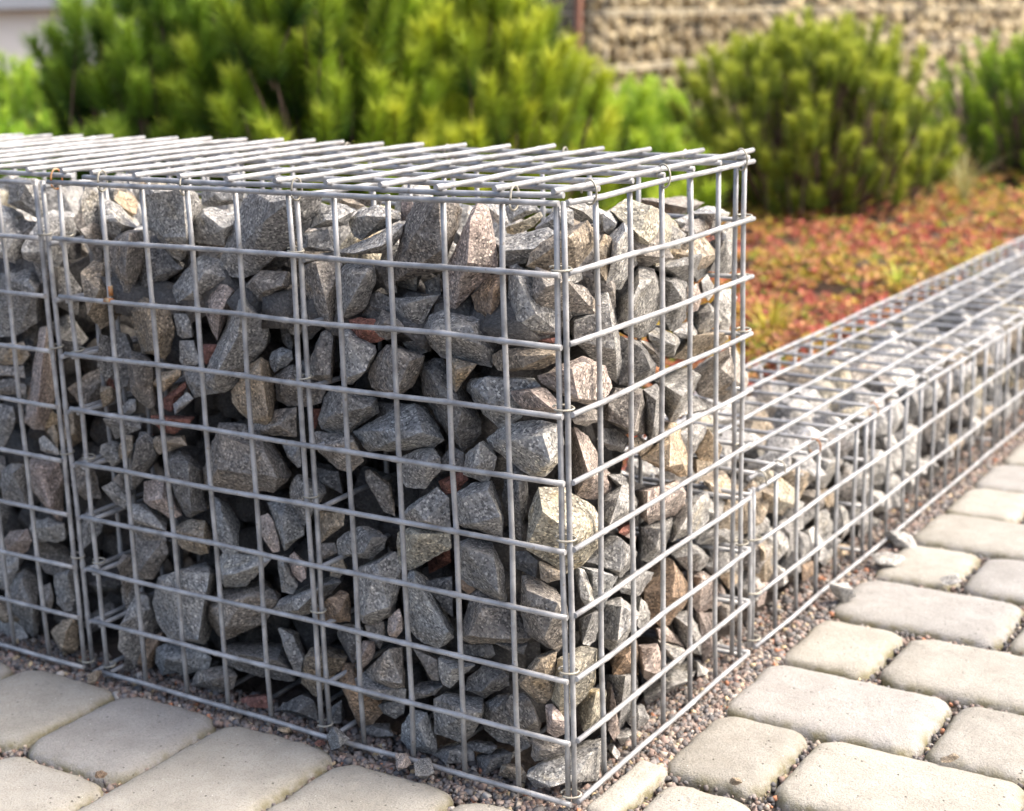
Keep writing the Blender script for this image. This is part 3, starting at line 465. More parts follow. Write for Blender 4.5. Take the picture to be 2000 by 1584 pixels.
def rock_material(name, base, second, stain=None):
    N = Nodes(name)
    v = N.coord()
    big = N.noise(v, 22, 3)
    col = N.mix(N.ramp(big, [(0.38, (0, 0, 0)), (0.62, (1, 1, 1))]), base, second)
    mid = N.noise(v, 110, 4, 0.65)
    col = N.mix(0.42, col, N.ramp(mid, [(0.3, (0.45, 0.45, 0.45)), (0.7, (1.35, 1.33, 1.3))]), 'MULTIPLY')
    if stain:
        st = N.noise(v, 38, 4, 0.6)
        col = N.mix(N.ramp(st, [(0.56, (0, 0, 0)), (0.68, (0.75, 0.75, 0.75))]), col, stain)
    vo = N.n('ShaderNodeTexVoronoi', Scale=600.0, Randomness=1.0)
    N.l(v, vo.inputs['Vector'])
    sp = N.n('ShaderNodeSeparateColor'); N.l(vo.outputs['Color'], sp.inputs[0])
    grains = N.ramp(sp.outputs[0], [(0.0, (0.22, 0.22, 0.23)), (0.28, (0.62, 0.62, 0.62)), (0.55, (1, 1, 1)), (0.82, (1.25, 1.24, 1.2)), (1.0, (2.5, 2.48, 2.4))])
    col = N.mix(0.82, col, grains, 'MULTIPLY')
    geo = N.n('ShaderNodeNewGeometry')
    edge = N.ramp(geo.outputs['Pointiness'], [(0.51, (0, 0, 0)), (0.60, (1, 1, 1))])
    col = N.mix(N.math('MULTIPLY', edge, 0.42), col, sc(base, 2.0))
    oi = N.n('ShaderNodeObjectInfo')
    hs = N.n('ShaderNodeHueSaturation')
    mr = N.n('ShaderNodeMapRange'); N.l(oi.outputs['Random'], mr.inputs[0])
    mr.inputs[3].default_value = 0.8; mr.inputs[4].default_value = 1.2
    N.l(mr.outputs[0], hs.inputs['Value']); N.l(col, hs.inputs['Color'])
    N.l(hs.outputs[0], N.b.inputs['Base Color'])
    N.b.inputs['Roughness'].default_value = 0.8
    N.b.inputs['Specular IOR Level'].default_value = 0.35
    fine = N.noise(v, 420, 4, 0.7)
    h = N.math('ADD', N.math('MULTIPLY', mid, 1.6), N.math('MULTIPLY', fine, 0.8))
    N.bump(h, 0.95, 0.0032)
    return N.m

ROCK = {
    'g': rock_material('stone_grey', (0.30, 0.296, 0.288), (0.37, 0.362, 0.345)),
    'd': rock_material('stone_dark_grey', (0.17, 0.168, 0.165), (0.225, 0.218, 0.208)),
    'l': rock_material('stone_light_grey', (0.43, 0.423, 0.405), (0.35, 0.342, 0.322), (0.42, 0.38, 0.30)),
    'b': rock_material('stone_brown_grey', (0.265, 0.247, 0.227), (0.315, 0.285, 0.252), (0.31, 0.25, 0.185)),
    'p': rock_material('stone_pinkish', (0.395, 0.325, 0.29), (0.43, 0.375, 0.335)),
    't': rock_material('stone_tan', (0.49, 0.39, 0.275), (0.43, 0.355, 0.27)),
    'r': rock_material('stone_red', (0.27, 0.125, 0.095), (0.215, 0.115, 0.095)),
    'y': rock_material('stone_yellowish', (0.435, 0.40, 0.315), (0.355, 0.335, 0.285), (0.47, 0.36, 0.185)),
    'w': rock_material('stone_buff', (0.37, 0.31, 0.235), (0.325, 0.28, 0.225), (0.38, 0.285, 0.17)),
    'u': rock_material('stone_blue_grey', (0.295, 0.305, 0.312), (0.365, 0.37, 0.365)),
    'x': rock_material('stone_fill_shade', (0.10, 0.097, 0.094), (0.14, 0.132, 0.124)),  # fill stones: shade of the gaps put into a darker colour
    'q': rock_material('stone_white_grey', (0.56, 0.54, 0.495), (0.47, 0.452, 0.412)),
    'o': rock_material('stone_orange_brown', (0.31, 0.225, 0.158), (0.25, 0.198, 0.152), (0.34, 0.225, 0.13)),
}

def steel_material(name, base, rust=0.0):
    N = Nodes(name)
    v = N.coord()
    n1 = N.noise(v, 60, 4, 0.6)
    col = N.mix(N.ramp(n1, [(0.35, (0, 0, 0)), (0.65, (1, 1, 1))]), sc(base, 0.66), sc(base, 1.25))
    n2 = N.noise(v, 240, 3, 0.6)
    col = N.mix(N.ramp(n2, [(0.62, (0, 0, 0)), (0.72, (0.7, 0.7, 0.7))]), col, (0.20, 0.17, 0.13))
    if rust:
        n3 = N.noise(v, 130, 4, 0.65)
        col = N.mix(N.ramp(n3, [(0.35, (0, 0, 0)), (0.55, (rust, rust, rust))]), col, (0.36, 0.13, 0.03))
    N.l(col, N.b.inputs['Base Color'])
    N.b.inputs['Metallic'].default_value = 0.25 if not rust else 0.0
    N.b.inputs['Roughness'].default_value = 0.48
    N.bump(n2, 0.25, 0.0006)
    return N.m

STEEL = steel_material('galvanised_steel', (0.345, 0.35, 0.355))
CLIP = steel_material('clip_steel', (0.36, 0.34, 0.28))
RUSTY = steel_material('rusty_steel', (0.38, 0.30, 0.18), 1.0)

def paver_material(name, a, b):
    N = Nodes(name)
    v = N.coord()
    n1 = N.noise(v, 14, 4, 0.6)
    col = N.mix(N.ramp(n1, [(0.3, (0, 0, 0)), (0.7, (1, 1, 1))]), a, b)
    nb = N.noise(v, 38, 5, 0.65)
    col = N.mix(0.5, col, N.ramp(nb, [(0.3, (0.74, 0.72, 0.68)), (0.65, (1.12, 1.12, 1.12))]), 'MULTIPLY')
    n2 = N.noise(v, 620, 3, 0.75)
    col = N.mix(0.5, col, N.ramp(n2, [(0.30, (0.30, 0.29, 0.28)), (0.45, (0.92, 0.92, 0.92)), (0.68, (1.28, 1.28, 1.26))]), 'MULTIPLY')
    vo = N.n('ShaderNodeTexVoronoi', Scale=190.0)
    N.l(v, vo.inputs['Vector'])
    spk = N.ramp(vo.outputs['Distance'], [(0.06, (1, 1, 1)), (0.12, (0, 0, 0))])
    sp = N.n('ShaderNodeSeparateColor'); N.l(vo.outputs['Color'], sp.inputs[0])
    pick = N.ramp(sp.outputs[1], [(0.80, (0, 0, 0)), (0.83, (1, 1, 1))])
    col = N.mix(N.math('MULTIPLY', spk, pick), col, (0.75, 0.72, 0.66))
    pick2 = N.ramp(sp.outputs[0], [(0.90, (0, 0, 0)), (0.92, (1, 1, 1))])
    pit = N.math('MULTIPLY', N.ramp(vo.outputs['Distance'], [(0.1, (1, 1, 1)), (0.22, (0, 0, 0))]), pick2)
    col = N.mix(N.math('MULTIPLY', pit, 0.75), col, (0.10, 0.09, 0.075))
    # moss and dirt keep to the worn rim of the block (radial mask stored on the mesh)
    at = N.n('ShaderNodeVertexColor', layer_name='rim')
    rim = N.math('MULTIPLY', at.outputs[0], N.ramp(N.noise(v, 60, 4, 0.6), [(0.38, (0, 0, 0)), (0.6, (1, 1, 1))]))
    col = N.mix(N.math('MULTIPLY', rim, 0.85), col, (0.17, 0.15, 0.07))
    oi = N.n('ShaderNodeObjectInfo')
    hs = N.n('ShaderNodeHueSaturation')
    mr = N.n('ShaderNodeMapRange'); N.l(oi.outputs['Random'], mr.inputs[0])
    mr.inputs[3].default_value = 0.9; mr.inputs[4].default_value = 1.1
    N.l(mr.outputs[0], hs.inputs['Value']); N.l(col, hs.inputs['Color'])
    N.l(hs.outputs[0], N.b.inputs['Base Color'])
    N.b.inputs['Roughness'].default_value = 0.85
    N.b.inputs['Specular IOR Level'].default_value = 0.25
    h = N.math('SUBTRACT', N.math('ADD', n2, N.math('MULTIPLY', N.noise(v, 160, 3), 0.8)), N.math('MULTIPLY', pit, 1.5))
    N.bump(h, 0.8, 0.0017)
    return N.m

PAVE = [paver_material('paver_beige', (0.325, 0.31, 0.275), (0.385, 0.368, 0.33)),
        paver_material('paver_grey', (0.30, 0.29, 0.275), (0.35, 0.34, 0.322)),
        paver_material('paver_sand', (0.335, 0.317, 0.278), (0.39, 0.372, 0.33))]

def tint_material(name, rough=0.75, transl=0.0, mult=1.0):
    N = Nodes(name)
    at = N.n('ShaderNodeVertexColor', layer_name='tint')
    N.l(at.outputs[0], N.b.inputs['Base Color'])
    N.b.inputs['Roughness'].default_value = rough
    N.b.inputs['Specular IOR Level'].default_value = 0.25
    if transl:
        tr = N.n('ShaderNodeBsdfTranslucent'); N.l(at.outputs[0], tr.inputs[0])
        mx = N.n('ShaderNodeMixShader'); mx.inputs[0].default_value = transl
        N.l(N.b.outputs[0], mx.inputs[1]); N.l(tr.outputs[0], mx.inputs[2])
        N.l(mx.outputs[0], N.t.nodes['Material Output'].inputs[0])
    return N.m

GRIT = tint_material('grit')
LEAF = tint_material('leaf', 0.55, 0.28)

def soil_material(name, a, b, scale):
    N = Nodes(name)
    v = N.coord(False)
    n = N.noise(v, scale, 6, 0.65)
    N.l(N.ramp(n, [(0.3, a), (0.7, b)]), N.b.inputs['Base Color'])
    N.b.inputs['Roughness'].default_value = 0.95
    N.bump(n, 0.8, 0.02)
    return N.m

def plain_material(name, c, rough=0.8, var=0.15, scale=12):
    N = Nodes(name)
    v = N.coord(False)
    n = N.noise(v, scale, 4, 0.6)
    N.l(N.ramp(n, [(0.3, sc(c, 1 - var)), (0.7, sc(c, 1 + var))]), N.b.inputs['Base Color'])
    N.b.inputs['Roughness'].default_value = rough
    return N.m

SOIL = soil_material('soil', (0.045, 0.03, 0.02), (0.12, 0.07, 0.045), 30)
EARTH = soil_material('earth', (0.12, 0.09, 0.06), (0.20, 0.16, 0.11), 6)
BED = soil_material('sand_bed', (0.07, 0.058, 0.05), (0.15, 0.12, 0.10), 90)
BARK = plain_material('bark', (0.10, 0.065, 0.045), 0.9, 0.3, 60)

# ------------------------------------------------------------------ ground and pavement
def grid_sheet(name, x0, x1, y0, y1, z, nx, ny, amp=0.0, freq=2.0):
    V, F = [], []
    for j in range(ny + 1):
        for i in range(nx + 1):
            x = x0 + (x1 - x0) * i / nx; y = y0 + (y1 - y0) * j / ny
            V.append((x, y, z + amp * noise.fractal(Vector((x * freq, y * freq, 0.3)), 1.0, 2.0, 4)))
    for j in range(ny):
        for i in range(nx):
            a = j * (nx + 1) + i
            F.append((a, a + 1, a + nx + 2, a + nx + 1))
    me = mesh_from(name, V, F); smooth(me)
    return me

tag(link('ground', grid_sheet('ground', -90, 90, -60, 120, -0.08, 4, 4), EARTH), kind='structure')
pavement = tag(link('pavement', grid_sheet('pavement', -1.6, 3.2, -2.4, 4.2, -0.0175, 60, 60, 0.002, 12), BED), kind='structure')

def paver_mesh(w, d, seed):
    r_ = random.Random(seed)
    rad = min(w, d) * r_.uniform(0.15, 0.21)
    # rounded outline with a slightly bowed, chipped edge
    pts = []
    hx, hy = w / 2 - rad, d / 2 - rad
    for cx, cy, a0 in ((hx, hy, 0), (-hx, hy, 90), (-hx, -hy, 180), (hx, -hy, 270)):
        for k in range(8):
            a = math.radians(a0 + 90 * k / 7)
            pts.append((cx + rad * math.cos(a), cy + rad * math.sin(a)))
    full = []
    for i, p in enumerate(pts):
        q = pts[(i + 1) % len(pts)]
        L = math.hypot(q[0] - p[0], q[1] - p[1]); n = max(1, int(L / 0.007))
        for k in range(n):
            full.append((p[0] + (q[0] - p[0]) * k / n, p[1] + (q[1] - p[1]) * k / n))
    n = len(full)
    rings = [(0.0, -0.05, 1.0), (0.0002, -0.0125, 1.0), (0.0009, -0.0085, 1.0), (0.0022, -0.0055, 0.85), (0.0045, -0.0031, 0.45), (0.0085, -0.0014, 0.1), (0.016, -0.0004, 0.0), (0.03, 0.0, 0.0)]
    V, rim, F = [], [], []
    sx = r_.random() * 50
    lim = min(w, d) * 0.36
    rings = [(min(i_, lim * i_ / 0.03), z_, m_) for i_, z_, m_ in rings]
    for inset, z, m in rings:
        for (x, y) in full:
            L = math.hypot(x, y)
            nx_ = 1 - inset / (w / 2); ny_ = 1 - inset / (d / 2)
            e = 0.0011 * noise.fractal(Vector((x * 55 + sx, y * 55, z * 60)), 1.0, 2.0, 4) - 0.0022 * max(0.0, noise.noise(Vector((x * 95, y * 95 + sx, 2.0))) - 0.42)
            V.append((x * nx_ + e * x / L * 1.6, y * ny_ + e * y / L * 1.6, z + (0.35 * e if z > -0.02 else 0)))
            rim.append((m, m, m))
    for k in range(len(rings) - 1):
        for i in range(n):
            j = (i + 1) % n
            F.append((k * n + i, k * n + j, (k + 1) * n + j, (k + 1) * n + i))
    c = len(V); V.append((0, 0, 0.0)); rim.append((0, 0, 0))
    b = (len(rings) - 1) * n
    for i in range(n): F.append((b + i, b + (i + 1) % n, c))
    me = mesh_from('paver', V, F); smooth(me)
    set_color(me, rim, 'rim')
    return me

PAVERS = []      # x0, x1, y0, y1
PZ = -0.0035
def paver(x0, x1, y0, y1, mat=None, grow=0.0040):
    r_ = random.Random(int((x0 * 971 + y0 * 3571) * 1000))
    me = paver_mesh(x1 - x0 + grow, y1 - y0 + grow, r_.random())
    o = link('paver', me, PAVE[mat if mat is not None else r_.choice((0, 0, 1, 2))], pavement,
             ((x0 + x1) / 2, (y0 + y1) / 2, PZ + r_.uniform(-0.0015, 0.0008)),
             (r_.uniform(-.006, .006), r_.uniform(-.006, .006), r_.uniform(-.008, .008)))
    PAVERS.append((x0, x1, y0, y1))

ROWS = [-0.400, -0.279, -0.158, -0.036, 0.0945, 0.2125, 0.3365, 0.4625, 0.5900, 0.7120, 0.8300, 0.9480, 1.0680]
while ROWS[-1] < 2.6: ROWS.append(ROWS[-1] + 0.1205)
for n, y0 in enumerate(ROWS):
    y1 = y0 + 0.1135
    k = n % 2
    x = 0.0245 if k == 0 else 0.0225
    if n < 3: x = 0.034
    x += max(0.0, (y0 - 0.45) * 0.016)
    if n == 3:
        paver(0.0045, 0.031, 0.006, 0.0985, 2, 0.001); x = 0.0415
        paver(x, x + 0.073, y0, y1, 0); x += 0.083; k = 1
    step = k
    while x < 0.98:
        w = 0.083 if step == 0 else 0.1675
        if y0 > 1.2 and x > 0.6: break
        special = {(5, 1): 1, (4, 0): 0}.get((n, step))
        paver(x, x + w, y0, y1, 1 if (n == 5 and x < 0.1) else None)
        x += w + 0.0085; step = 1 - step
CXS = [(-0.084, 0.026), (-0.207, -0.0915), (-0.333, -0.2145), (-0.4565, -0.342), (-0.581, -0.4635), (-0.706, -0.589), (-0.830, -0.714), (-0.953, -0.838), (-1.077, -0.961)]
CYS = [[(-0.018, -0.131), (-0.139, -0.304)], [(-0.0165, -0.181), (-0.189, -0.304)], [(-0.0105, -0.214), (-0.2225, -0.338)], [(-0.0085, -0.134), (-0.142, -0.306)],
       [(-0.0135, -0.133), (-0.141, -0.308)], [(-0.021, -0.183), (-0.192, -0.308)], [(-0.016, -0.135), (-0.143, -0.31)], [(-0.016, -0.183), (-0.192, -0.31)], [(-0.016, -0.135), (-0.143, -0.31)]]
for ci, ((x0, x1), ys) in enumerate(zip(CXS, CYS)):
    for yi, (ya, yb) in enumerate(ys):
        paver(x0, x1, yb, ya, (1 if (ci, yi) == (3, 0) else 0 if ci in (2, 4) else None), 0.0066)

# grit in the joints and along the foot of the baskets: far too many to count, one object
def hull_cloud(P, size, rot_seed, base_cols, name, mat, flat=0.75):
    """one mesh of small 8-corner stones at P with radius size"""
    r = np.random.default_rng(rot_seed)
    n = len(P)
    cube = np.array([(-1, -1, -1), (1, -1, -1), (1, 1, -1), (-1, 1, -1), (-1, -1, 1), (1, -1, 1), (1, 1, 1), (-1, 1, 1)], float) * 0.62
    V = cube[None] * r.uniform(0.55, 1.35, (n, 8, 3))
    V[:, :, 2] *= flat
    ang = r.uniform(0, 6.283, (n, 3))
    ca, sa = np.cos(ang), np.sin(ang)
    for a, (i, j) in enumerate(((0, 1), (1, 2), (0, 2))):
        x, y = V[:, :, i].copy(), V[:, :, j].copy()
        V[:, :, i] = x * ca[:, None, a] - y * sa[:, None, a]
        V[:, :, j] = x * sa[:, None, a] + y * ca[:, None, a]
    V = V * np.asarray(size)[:, None, None] + np.asarray(P)[:, None, :]
    q = np.array([(0, 3, 2, 1), (4, 5, 6, 7), (0, 1, 5, 4), (1, 2, 6, 5), (2, 3, 7, 6), (3, 0, 4, 7)])
    F = (np.arange(n)[:, None, None] * 8 + q[None]).reshape(-1, 4)
    me = fast_mesh(name, V.reshape(-1, 3), F)
    set_color(me, np.repeat(base_cols, 8, axis=0))
    me.materials.append(mat)
    return me

def grit_points():
    c = []
    def area(n, x0, x1, y0, y1):
        c.append(np.stack([rng.uniform(x0, x1, n), rng.uniform(y0, y1, n)], 1))
    area(9500, -0.045, 0.03, -0.012, 0.36)
    area(15000, -0.04, 0.032, 0.33, 1.75)
    area(11000, -1.05, 0.03, -0.02, 0.045)
    area(60000, 0.0, 0.46, -0.16, 1.2)
    area(26000, -0.95, 0.03, -0.24, 0.0)
    P = np.concatenate(c)
    P[:, 0] += np.where((P[:, 0] < 0.033) & (P[:, 1] > 0.4), (P[:, 1] - 0.4) * 0.018, 0.0)
    keep = np.ones(len(P), bool)
    for (x0, x1, y0, y1) in PAVERS:
        inside = (P[:, 0] > x0 - .001) & (P[:, 0] < x1 + .001) & (P[:, 1] > y0 - .001) & (P[:, 1] < y1 + .001)
        # rounded corners stay open
        rx = np.minimum(P[:, 0] - x0, x1 - P[:, 0]); ry = np.minimum(P[:, 1] - y0, y1 - P[:, 1])
        corner = (rx < .02) & (ry < .02) & (np.hypot(.02 - rx, .02 - ry) > .019)
        keep &= ~(inside & ~corner)
    return P[keep]
GP = grit_points()
gs = rng.uniform(0.0015, 0.0043, len(GP)) * np.where(rng.random(len(GP)) < 0.06, 1.45, 1.0)
joint = (GP[:, 0] > 0.027) | (GP[:, 1] < -0.017)
gz = rng.uniform(-0.0165, -0.0085, len(GP)) - np.where(joint, 0.0032, 0.0)
gs *= np.where(joint, 0.85, 1.0)
pal = np.array([(.19, .17, .16), (.14, .135, .135), (.24, .195, .17), (.28, .21, .18), (.20, .145, .12), (.33, .28, .23), (.10, .095, .09), (.42, .34, .22), (.36, .17, .10), (.38, .36, .33)])
pick = rng.choice(len(pal), len(GP), p=[.2, .18, .16, .11, .09, .09, .09, .03, .02, .03])
gc = pal[pick] * rng.uniform(.75, 1.3, (len(GP), 1))
gm = hull_cloud(np.column_stack([GP, gz]), gs, 3, gc, 'gravel', GRIT)
tag(link('gravel', gm), 'pinkish grey grit in the paving joints and along the wire baskets', 'gravel', kind='stuff')

# ------------------------------------------------------------------ stones
def finish_rock(bm, edge, amp, seed, clamp=None):
    bm.normal_update()
    bmesh.ops.dissolve_limit(bm, angle_limit=0.27, verts=bm.verts[:], edges=bm.edges[:])
    for e in bm.edges:
        e.smooth = not (len(e.link_faces) == 2 and e.calc_face_angle(0) > 0.3)
    bmesh.ops.triangulate(bm, faces=bm.faces[:])
    for _ in range(4):
        long = [e for e in bm.edges if e.calc_length() > edge]
        if not long: break
        bmesh.ops.subdivide_edges(bm, edges=long, cuts=1, use_grid_fill=False)
        bmesh.ops.triangulate(bm, faces=[f for f in bm.faces if len(f.verts) > 3])
    bm.normal_update()
    off = Vector((seed * 7.31, seed * 3.17, seed * 1.93))
    mv = []
    for v in bm.verts:
        p = v.co
        d = amp * 0.6 * noise.fractal(p * 38 + off, 1.0, 2.0, 3) + amp * 0.75 * noise.noise(p * 150 + off)
        d += -amp * 1.5 * max(0.0, noise.noise(p * 24 - off) - 0.35)
        mv.append(p + v.normal * d)
    for v, p in zip(bm.verts, mv): v.co = p
    if clamp:
        for v in bm.verts: v.co = clamp(v.co)
    bm.normal_update()

def bm_to_mesh(bm, name):
    me = bpy.data.meshes.new(name); bm.to_mesh(me); bm.free(); smooth(me)
    return me

def clamp_main(p): return Vector((min(-0.0062, max(-0.492, p.x)), max(0.0062, p.y), max(-0.008, p.z)))
def clamp_left(p): return Vector((min(-0.528, p.x), max(0.0062, p.y), max(-0.008, p.z)))
def clamp_low(p): return Vector((min(-0.0062, p.x), max(0.337, p.y), min(0.150, max(-0.01, p.z))))
INWARD = {'F': Vector((-.42, .9, -.1)), 'Z': Vector((-.6, .8, -.1)), 'S': Vector((-.72, .68, -.1)), 'W': Vector((-.62, .77, -.12)), 'C': Vector((-.5, .86, -.1))}   # stones lean back into the heap
CLAMP = {'F': clamp_main, 'S': clamp_main, 'C': clamp_main, 'Z': clamp_left, 'W': clamp_low}
SPECIAL = {'r': 'small reddish brown stone', 't': 'pale tan stone', 'o': 'orange brown stone', 'y': 'grey stone stained yellow'}

def traced_stone(line, i, parents):
    head, o, r = line.split('|')
    kind, colour = head[0], head[1]
    P = lambda s: [Vector([int(a) * 1e-4 for a in q.split(',')]) for q in s.split()]
    out, rid = P(o), P(r)
    r_ = random.Random(i * 13 + 5)
    c = sum(out, Vector()) / len(out)
    size = max((p - c).length for p in out)
    inn = INWARD[kind]; cl = CLAMP[kind]
    depth = min(0.05, max(0.016, size * 1.0))
    front = -inn
    pts = list(out)
    if not rid:
        for _ in range(2):
            q = r_.choice(out); rid.append(c.lerp(q, r_.uniform(.15, .5)) + front * min(.012, size * .3))
    pts += rid
    pts += [c.lerp(p, .93) + inn * depth * r_.uniform(.25, .45) for p in out[::2]]
    pts += [c.lerp(p, r_.uniform(.4, .68)) + inn * depth * r_.uniform(.8, 1.1) for p in out[::2]]
    pts = [cl(p) for p in pts]
    c = cl(c)
    bm = bmesh.new()
    for p in pts: bm.verts.new(p - c)
    h = bmesh.ops.convex_hull(bm, input=bm.verts[:])
    junk = list({v for v in h['geom_interior'] if isinstance(v, bmesh.types.BMVert)} | {v for v in h['geom_unused'] if isinstance(v, bmesh.types.BMVert)})
    if junk: bmesh.ops.delete(bm, geom=junk, context='VERTS')
    finish_rock(bm, 0.0052, min(0.0016, size * 0.05), i, lambda q: cl(q + c) - c)
    o_ = link('stone', bm_to_mesh(bm, 'stone'), ROCK[colour], parents[kind], c)
    if colour in SPECIAL and size > 0.015: o_['label'] = SPECIAL[colour]
    return o_

def pool_rock(seed, edge=0.2, npts=15, ax=(1, .8, .65)):
    r_ = random.Random(seed)
    bm = bmesh.new()
    for _ in range(npts):
        v = Vector((r_.gauss(0, 1), r_.gauss(0, 1), r_.gauss(0, 1))).normalized() * r_.uniform(.78, 1.0)
        bm.verts.new((v.x * ax[0], v.y * ax[1], v.z * ax[2]))
    h = bmesh.ops.convex_hull(bm, input=bm.verts[:])
    junk = [v for v in bm.verts if not v.link_faces]
    if junk: bmesh.ops.delete(bm, geom=junk, context='VERTS')
    bm.normal_update()
    for e in bm.edges: e.smooth = not (e.calc_face_angle(0) > 0.36)
    bmesh.ops.triangulate(bm, faces=bm.faces[:])
    for _ in range(3):
        long = [e for e in bm.edges if e.calc_length() > edge]
        if not long: break
        bmesh.ops.subdivide_edges(bm, edges=long, cuts=1)
        bmesh.ops.triangulate(bm, faces=[f for f in bm.faces if len(f.verts) > 3])
    bm.normal_update()
    off = Vector((seed * 3.3, seed * 1.7, 0))
    mv = [v.co + v.normal * (0.06 * noise.fractal(v.co * 1.6 + off, 1.0, 2.0, 3)) for v in bm.verts]
    for v, p in zip(bm.verts, mv): v.co = p * 0.03           # unit stone = 3 cm radius, real-size texture
    me = bm_to_mesh(bm, 'stone')
    return me

POOL = [pool_rock(100 + k, 0.22, 13 + k % 4, (1, .62 + .04 * (k % 7), .5 + .05 * (k % 5))) for k in range(14)]
POOL_MAT = {}
def pool_stone(loc, s, parent, colour, r_, name='stone', rot=None):
    k = r_.randrange(len(POOL))
    key = (k, colour)
    if key not in POOL_MAT:
        me = POOL[k].copy(); me.materials.clear(); me.materials.append(ROCK[colour]); POOL_MAT[key] = me
    return link(name, POOL_MAT[key], None, parent, loc, rot or (r_.uniform(0, 6.28), r_.uniform(0, 6.28), r_.uniform(0, 6.28)), (s, s, s))

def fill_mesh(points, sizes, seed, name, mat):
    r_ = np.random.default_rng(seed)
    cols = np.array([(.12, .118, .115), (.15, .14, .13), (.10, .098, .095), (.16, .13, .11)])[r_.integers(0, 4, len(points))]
    return hull_cloud(points, sizes, seed, cols, name, ROCK['x'], 0.9)  # darkened rock, so the gaps in front look deep in shade

# ------------------------------------------------------------------ wire work
WR = 0.00215
def tube(path, r, sides=8, cap=True):
    V, F = [], []
    up = Vector((0, 0, 1))
    n = len(path)
    for i, p in enumerate(path):
        t = (path[min(i + 1, n - 1)] - path[max(i - 1, 0)]).normalized()
        a = t.cross(up if abs(t.z) < .9 else Vector((1, 0, 0))).normalized(); b = t.cross(a)
        for k in range(sides):
            w = 6.28318 * k / sides
            V.append(p + (a * math.cos(w) + b * math.sin(w)) * (r[i] if isinstance(r, list) else r))
    for i in range(n - 1):
        for k in range(sides):
            j = (k + 1) % sides
            F.append((i * sides + k, i * sides + j, (i + 1) * sides + j, (i + 1) * sides + k))
    if cap:
        F.append(tuple(range(sides))[::-1]); F.append(tuple(range((n - 1) * sides, n * sides)))
    return V, F

def wire(a, b, parent, r=WR, jit=0.0008, mat=None, name='wire', sides=9, weld=0.05):
    """a slightly wavy round wire, thickened by a weld bead wherever it crosses another one"""
    a, b = Vector(a), Vector(b)
    L = (b - a).length
    d = (b - a).normalized()
    u = d.cross(Vector((.3, .5, .8))).normalized(); w = d.cross(u)
    s1, s2 = rnd.random() * 99, rnd.random() * 99
    stops = [(0.0, 1.0), (L, 1.0)]
    if weld and L < 0.8:
        ax = max(range(3), key=lambda k: abs(d[k]))
        k0 = math.ceil(min(a[ax], b[ax]) / weld)
        while k0 * weld < max(a[ax], b[ax]):
            t = abs(k0 * weld - a[ax])
            if 0.006 < t < L - 0.006:
                q = rnd.uniform(1.06, 1.24)
                stops += [(t - .0042, 1.0), (t - .0016, q), (t + .0016, q * .97), (t + .0042, 1.0)]
            k0 += 1
    else:
        n = max(2, int(L / 0.08))
        stops += [(L * i / n, 1.0) for i in range(1, n)]
    stops.sort()
    path, radii = [], []
    for t, q in stops:
        path.append(d * t + u * jit * noise.noise(Vector((t * 9, s1, 0))) * 2 + w * jit * noise.noise(Vector((t * 9, s2, 5))) * 2)
        radii.append(r * q)
    V, F = tube(path, radii, sides)
    me = mesh_from(name, V, F)
    me.polygons.foreach_set('use_smooth', [len(p.vertices) == 4 for p in me.polygons])
    return link(name, me, mat or STEEL, parent, a)

def beads(name, pts, parent):
    """a welded panel: an empty whose wires are children"""
    return link(name, None, None, parent)

RINGS = {}
def clip_ring(loc, rot, parent, a=0.0062, b=0.0040, mat=None):
    mat = mat or CLIP
    key = (a, b, mat.name)
    if key not in RINGS:
        path = []
        for k in range(25):
            w = math.radians(-150 + 336 * k / 24)
            path.append(Vector((a * math.cos(w), b * math.sin(w), 0.0008 * math.sin(w * .5))))
        V, F = tube(path, 0.00085, 6)
        me = mesh_from('clip_ring', V, F); smooth(me); me.materials.append(mat); RINGS[key] = me
    return link('clip_ring', RINGS[key], None, parent, loc, rot)

# --- tall basket in the middle: 10 cells wide, 6 deep, 9 high, cells of 5 cm
CW, CD = 0.0495, 0.0511
tall = thing('gabion_basket', 'tall wire basket of crushed granite standing at the corner of the paving', 'gabion')
fx = [-CW * i for i in range(11)]; fx[0] = -0.0062; fx[5] = -0.2425
fz = [0.05 * k for k in range(10)]; fz[0] = 0.0005; fz[9] = 0.4485
YH, YV = -0.0021, 0.0021
front = beads('front_panel', [(x, 0.0005, z) for x in fx for z in fz[1:-1]] , tall)
for z in fz: wire((-0.5035, YH, z), (-0.0012, YH, z), front)
for x in fx: wire((x, YV, -0.001), (x, YV, 0.4495), front)
sy = [CD * j for j in range(7)]; sy[0] = 0.0040; sy[6] = 0.3085
side = beads('side_panel', [(0.0, y, z) for y in sy for z in fz[1:-1]], tall)
for z in fz: wire((0.0022, 0.0035, z + .0005), (0.0022, 0.3185, z + .0005), side)
for j, y in enumerate(sy): wire((-0.0010 if j == 0 else -0.0020, y, -0.0005), (-0.0010 if j == 0 else -0.0020, y, 0.4495), side)
back = beads('back_panel', [(x, 0.3115, z) for x in fx[::2] for z in fz[1:-1]], tall)
for z in fz: wire((-0.5035, 0.3135, z), (-0.001, 0.3135, z), back)
for x in fx: wire((x - .004, 0.3095, 0.0), (x - .004, 0.3095, 0.4495), back)
lend = beads('end_panel', [(-0.4975, y, z) for y in sy[::2] for z in fz[1:-1]], tall)
for z in fz: wire((-0.4965, -0.001, z - .003), (-0.4965, 0.312, z - .003), lend)
for y in sy[1:6]: wire((-0.4925, y, 0.0), (-0.4925, y, 0.4495), lend)
dia = beads('diaphragm', [(-0.2365, y, z) for y in sy[1:4] for z in fz[1:-1]], tall)
for z in fz: wire((-0.2345, 0.006, z - .004), (-0.2345, 0.305, z - .004), dia)
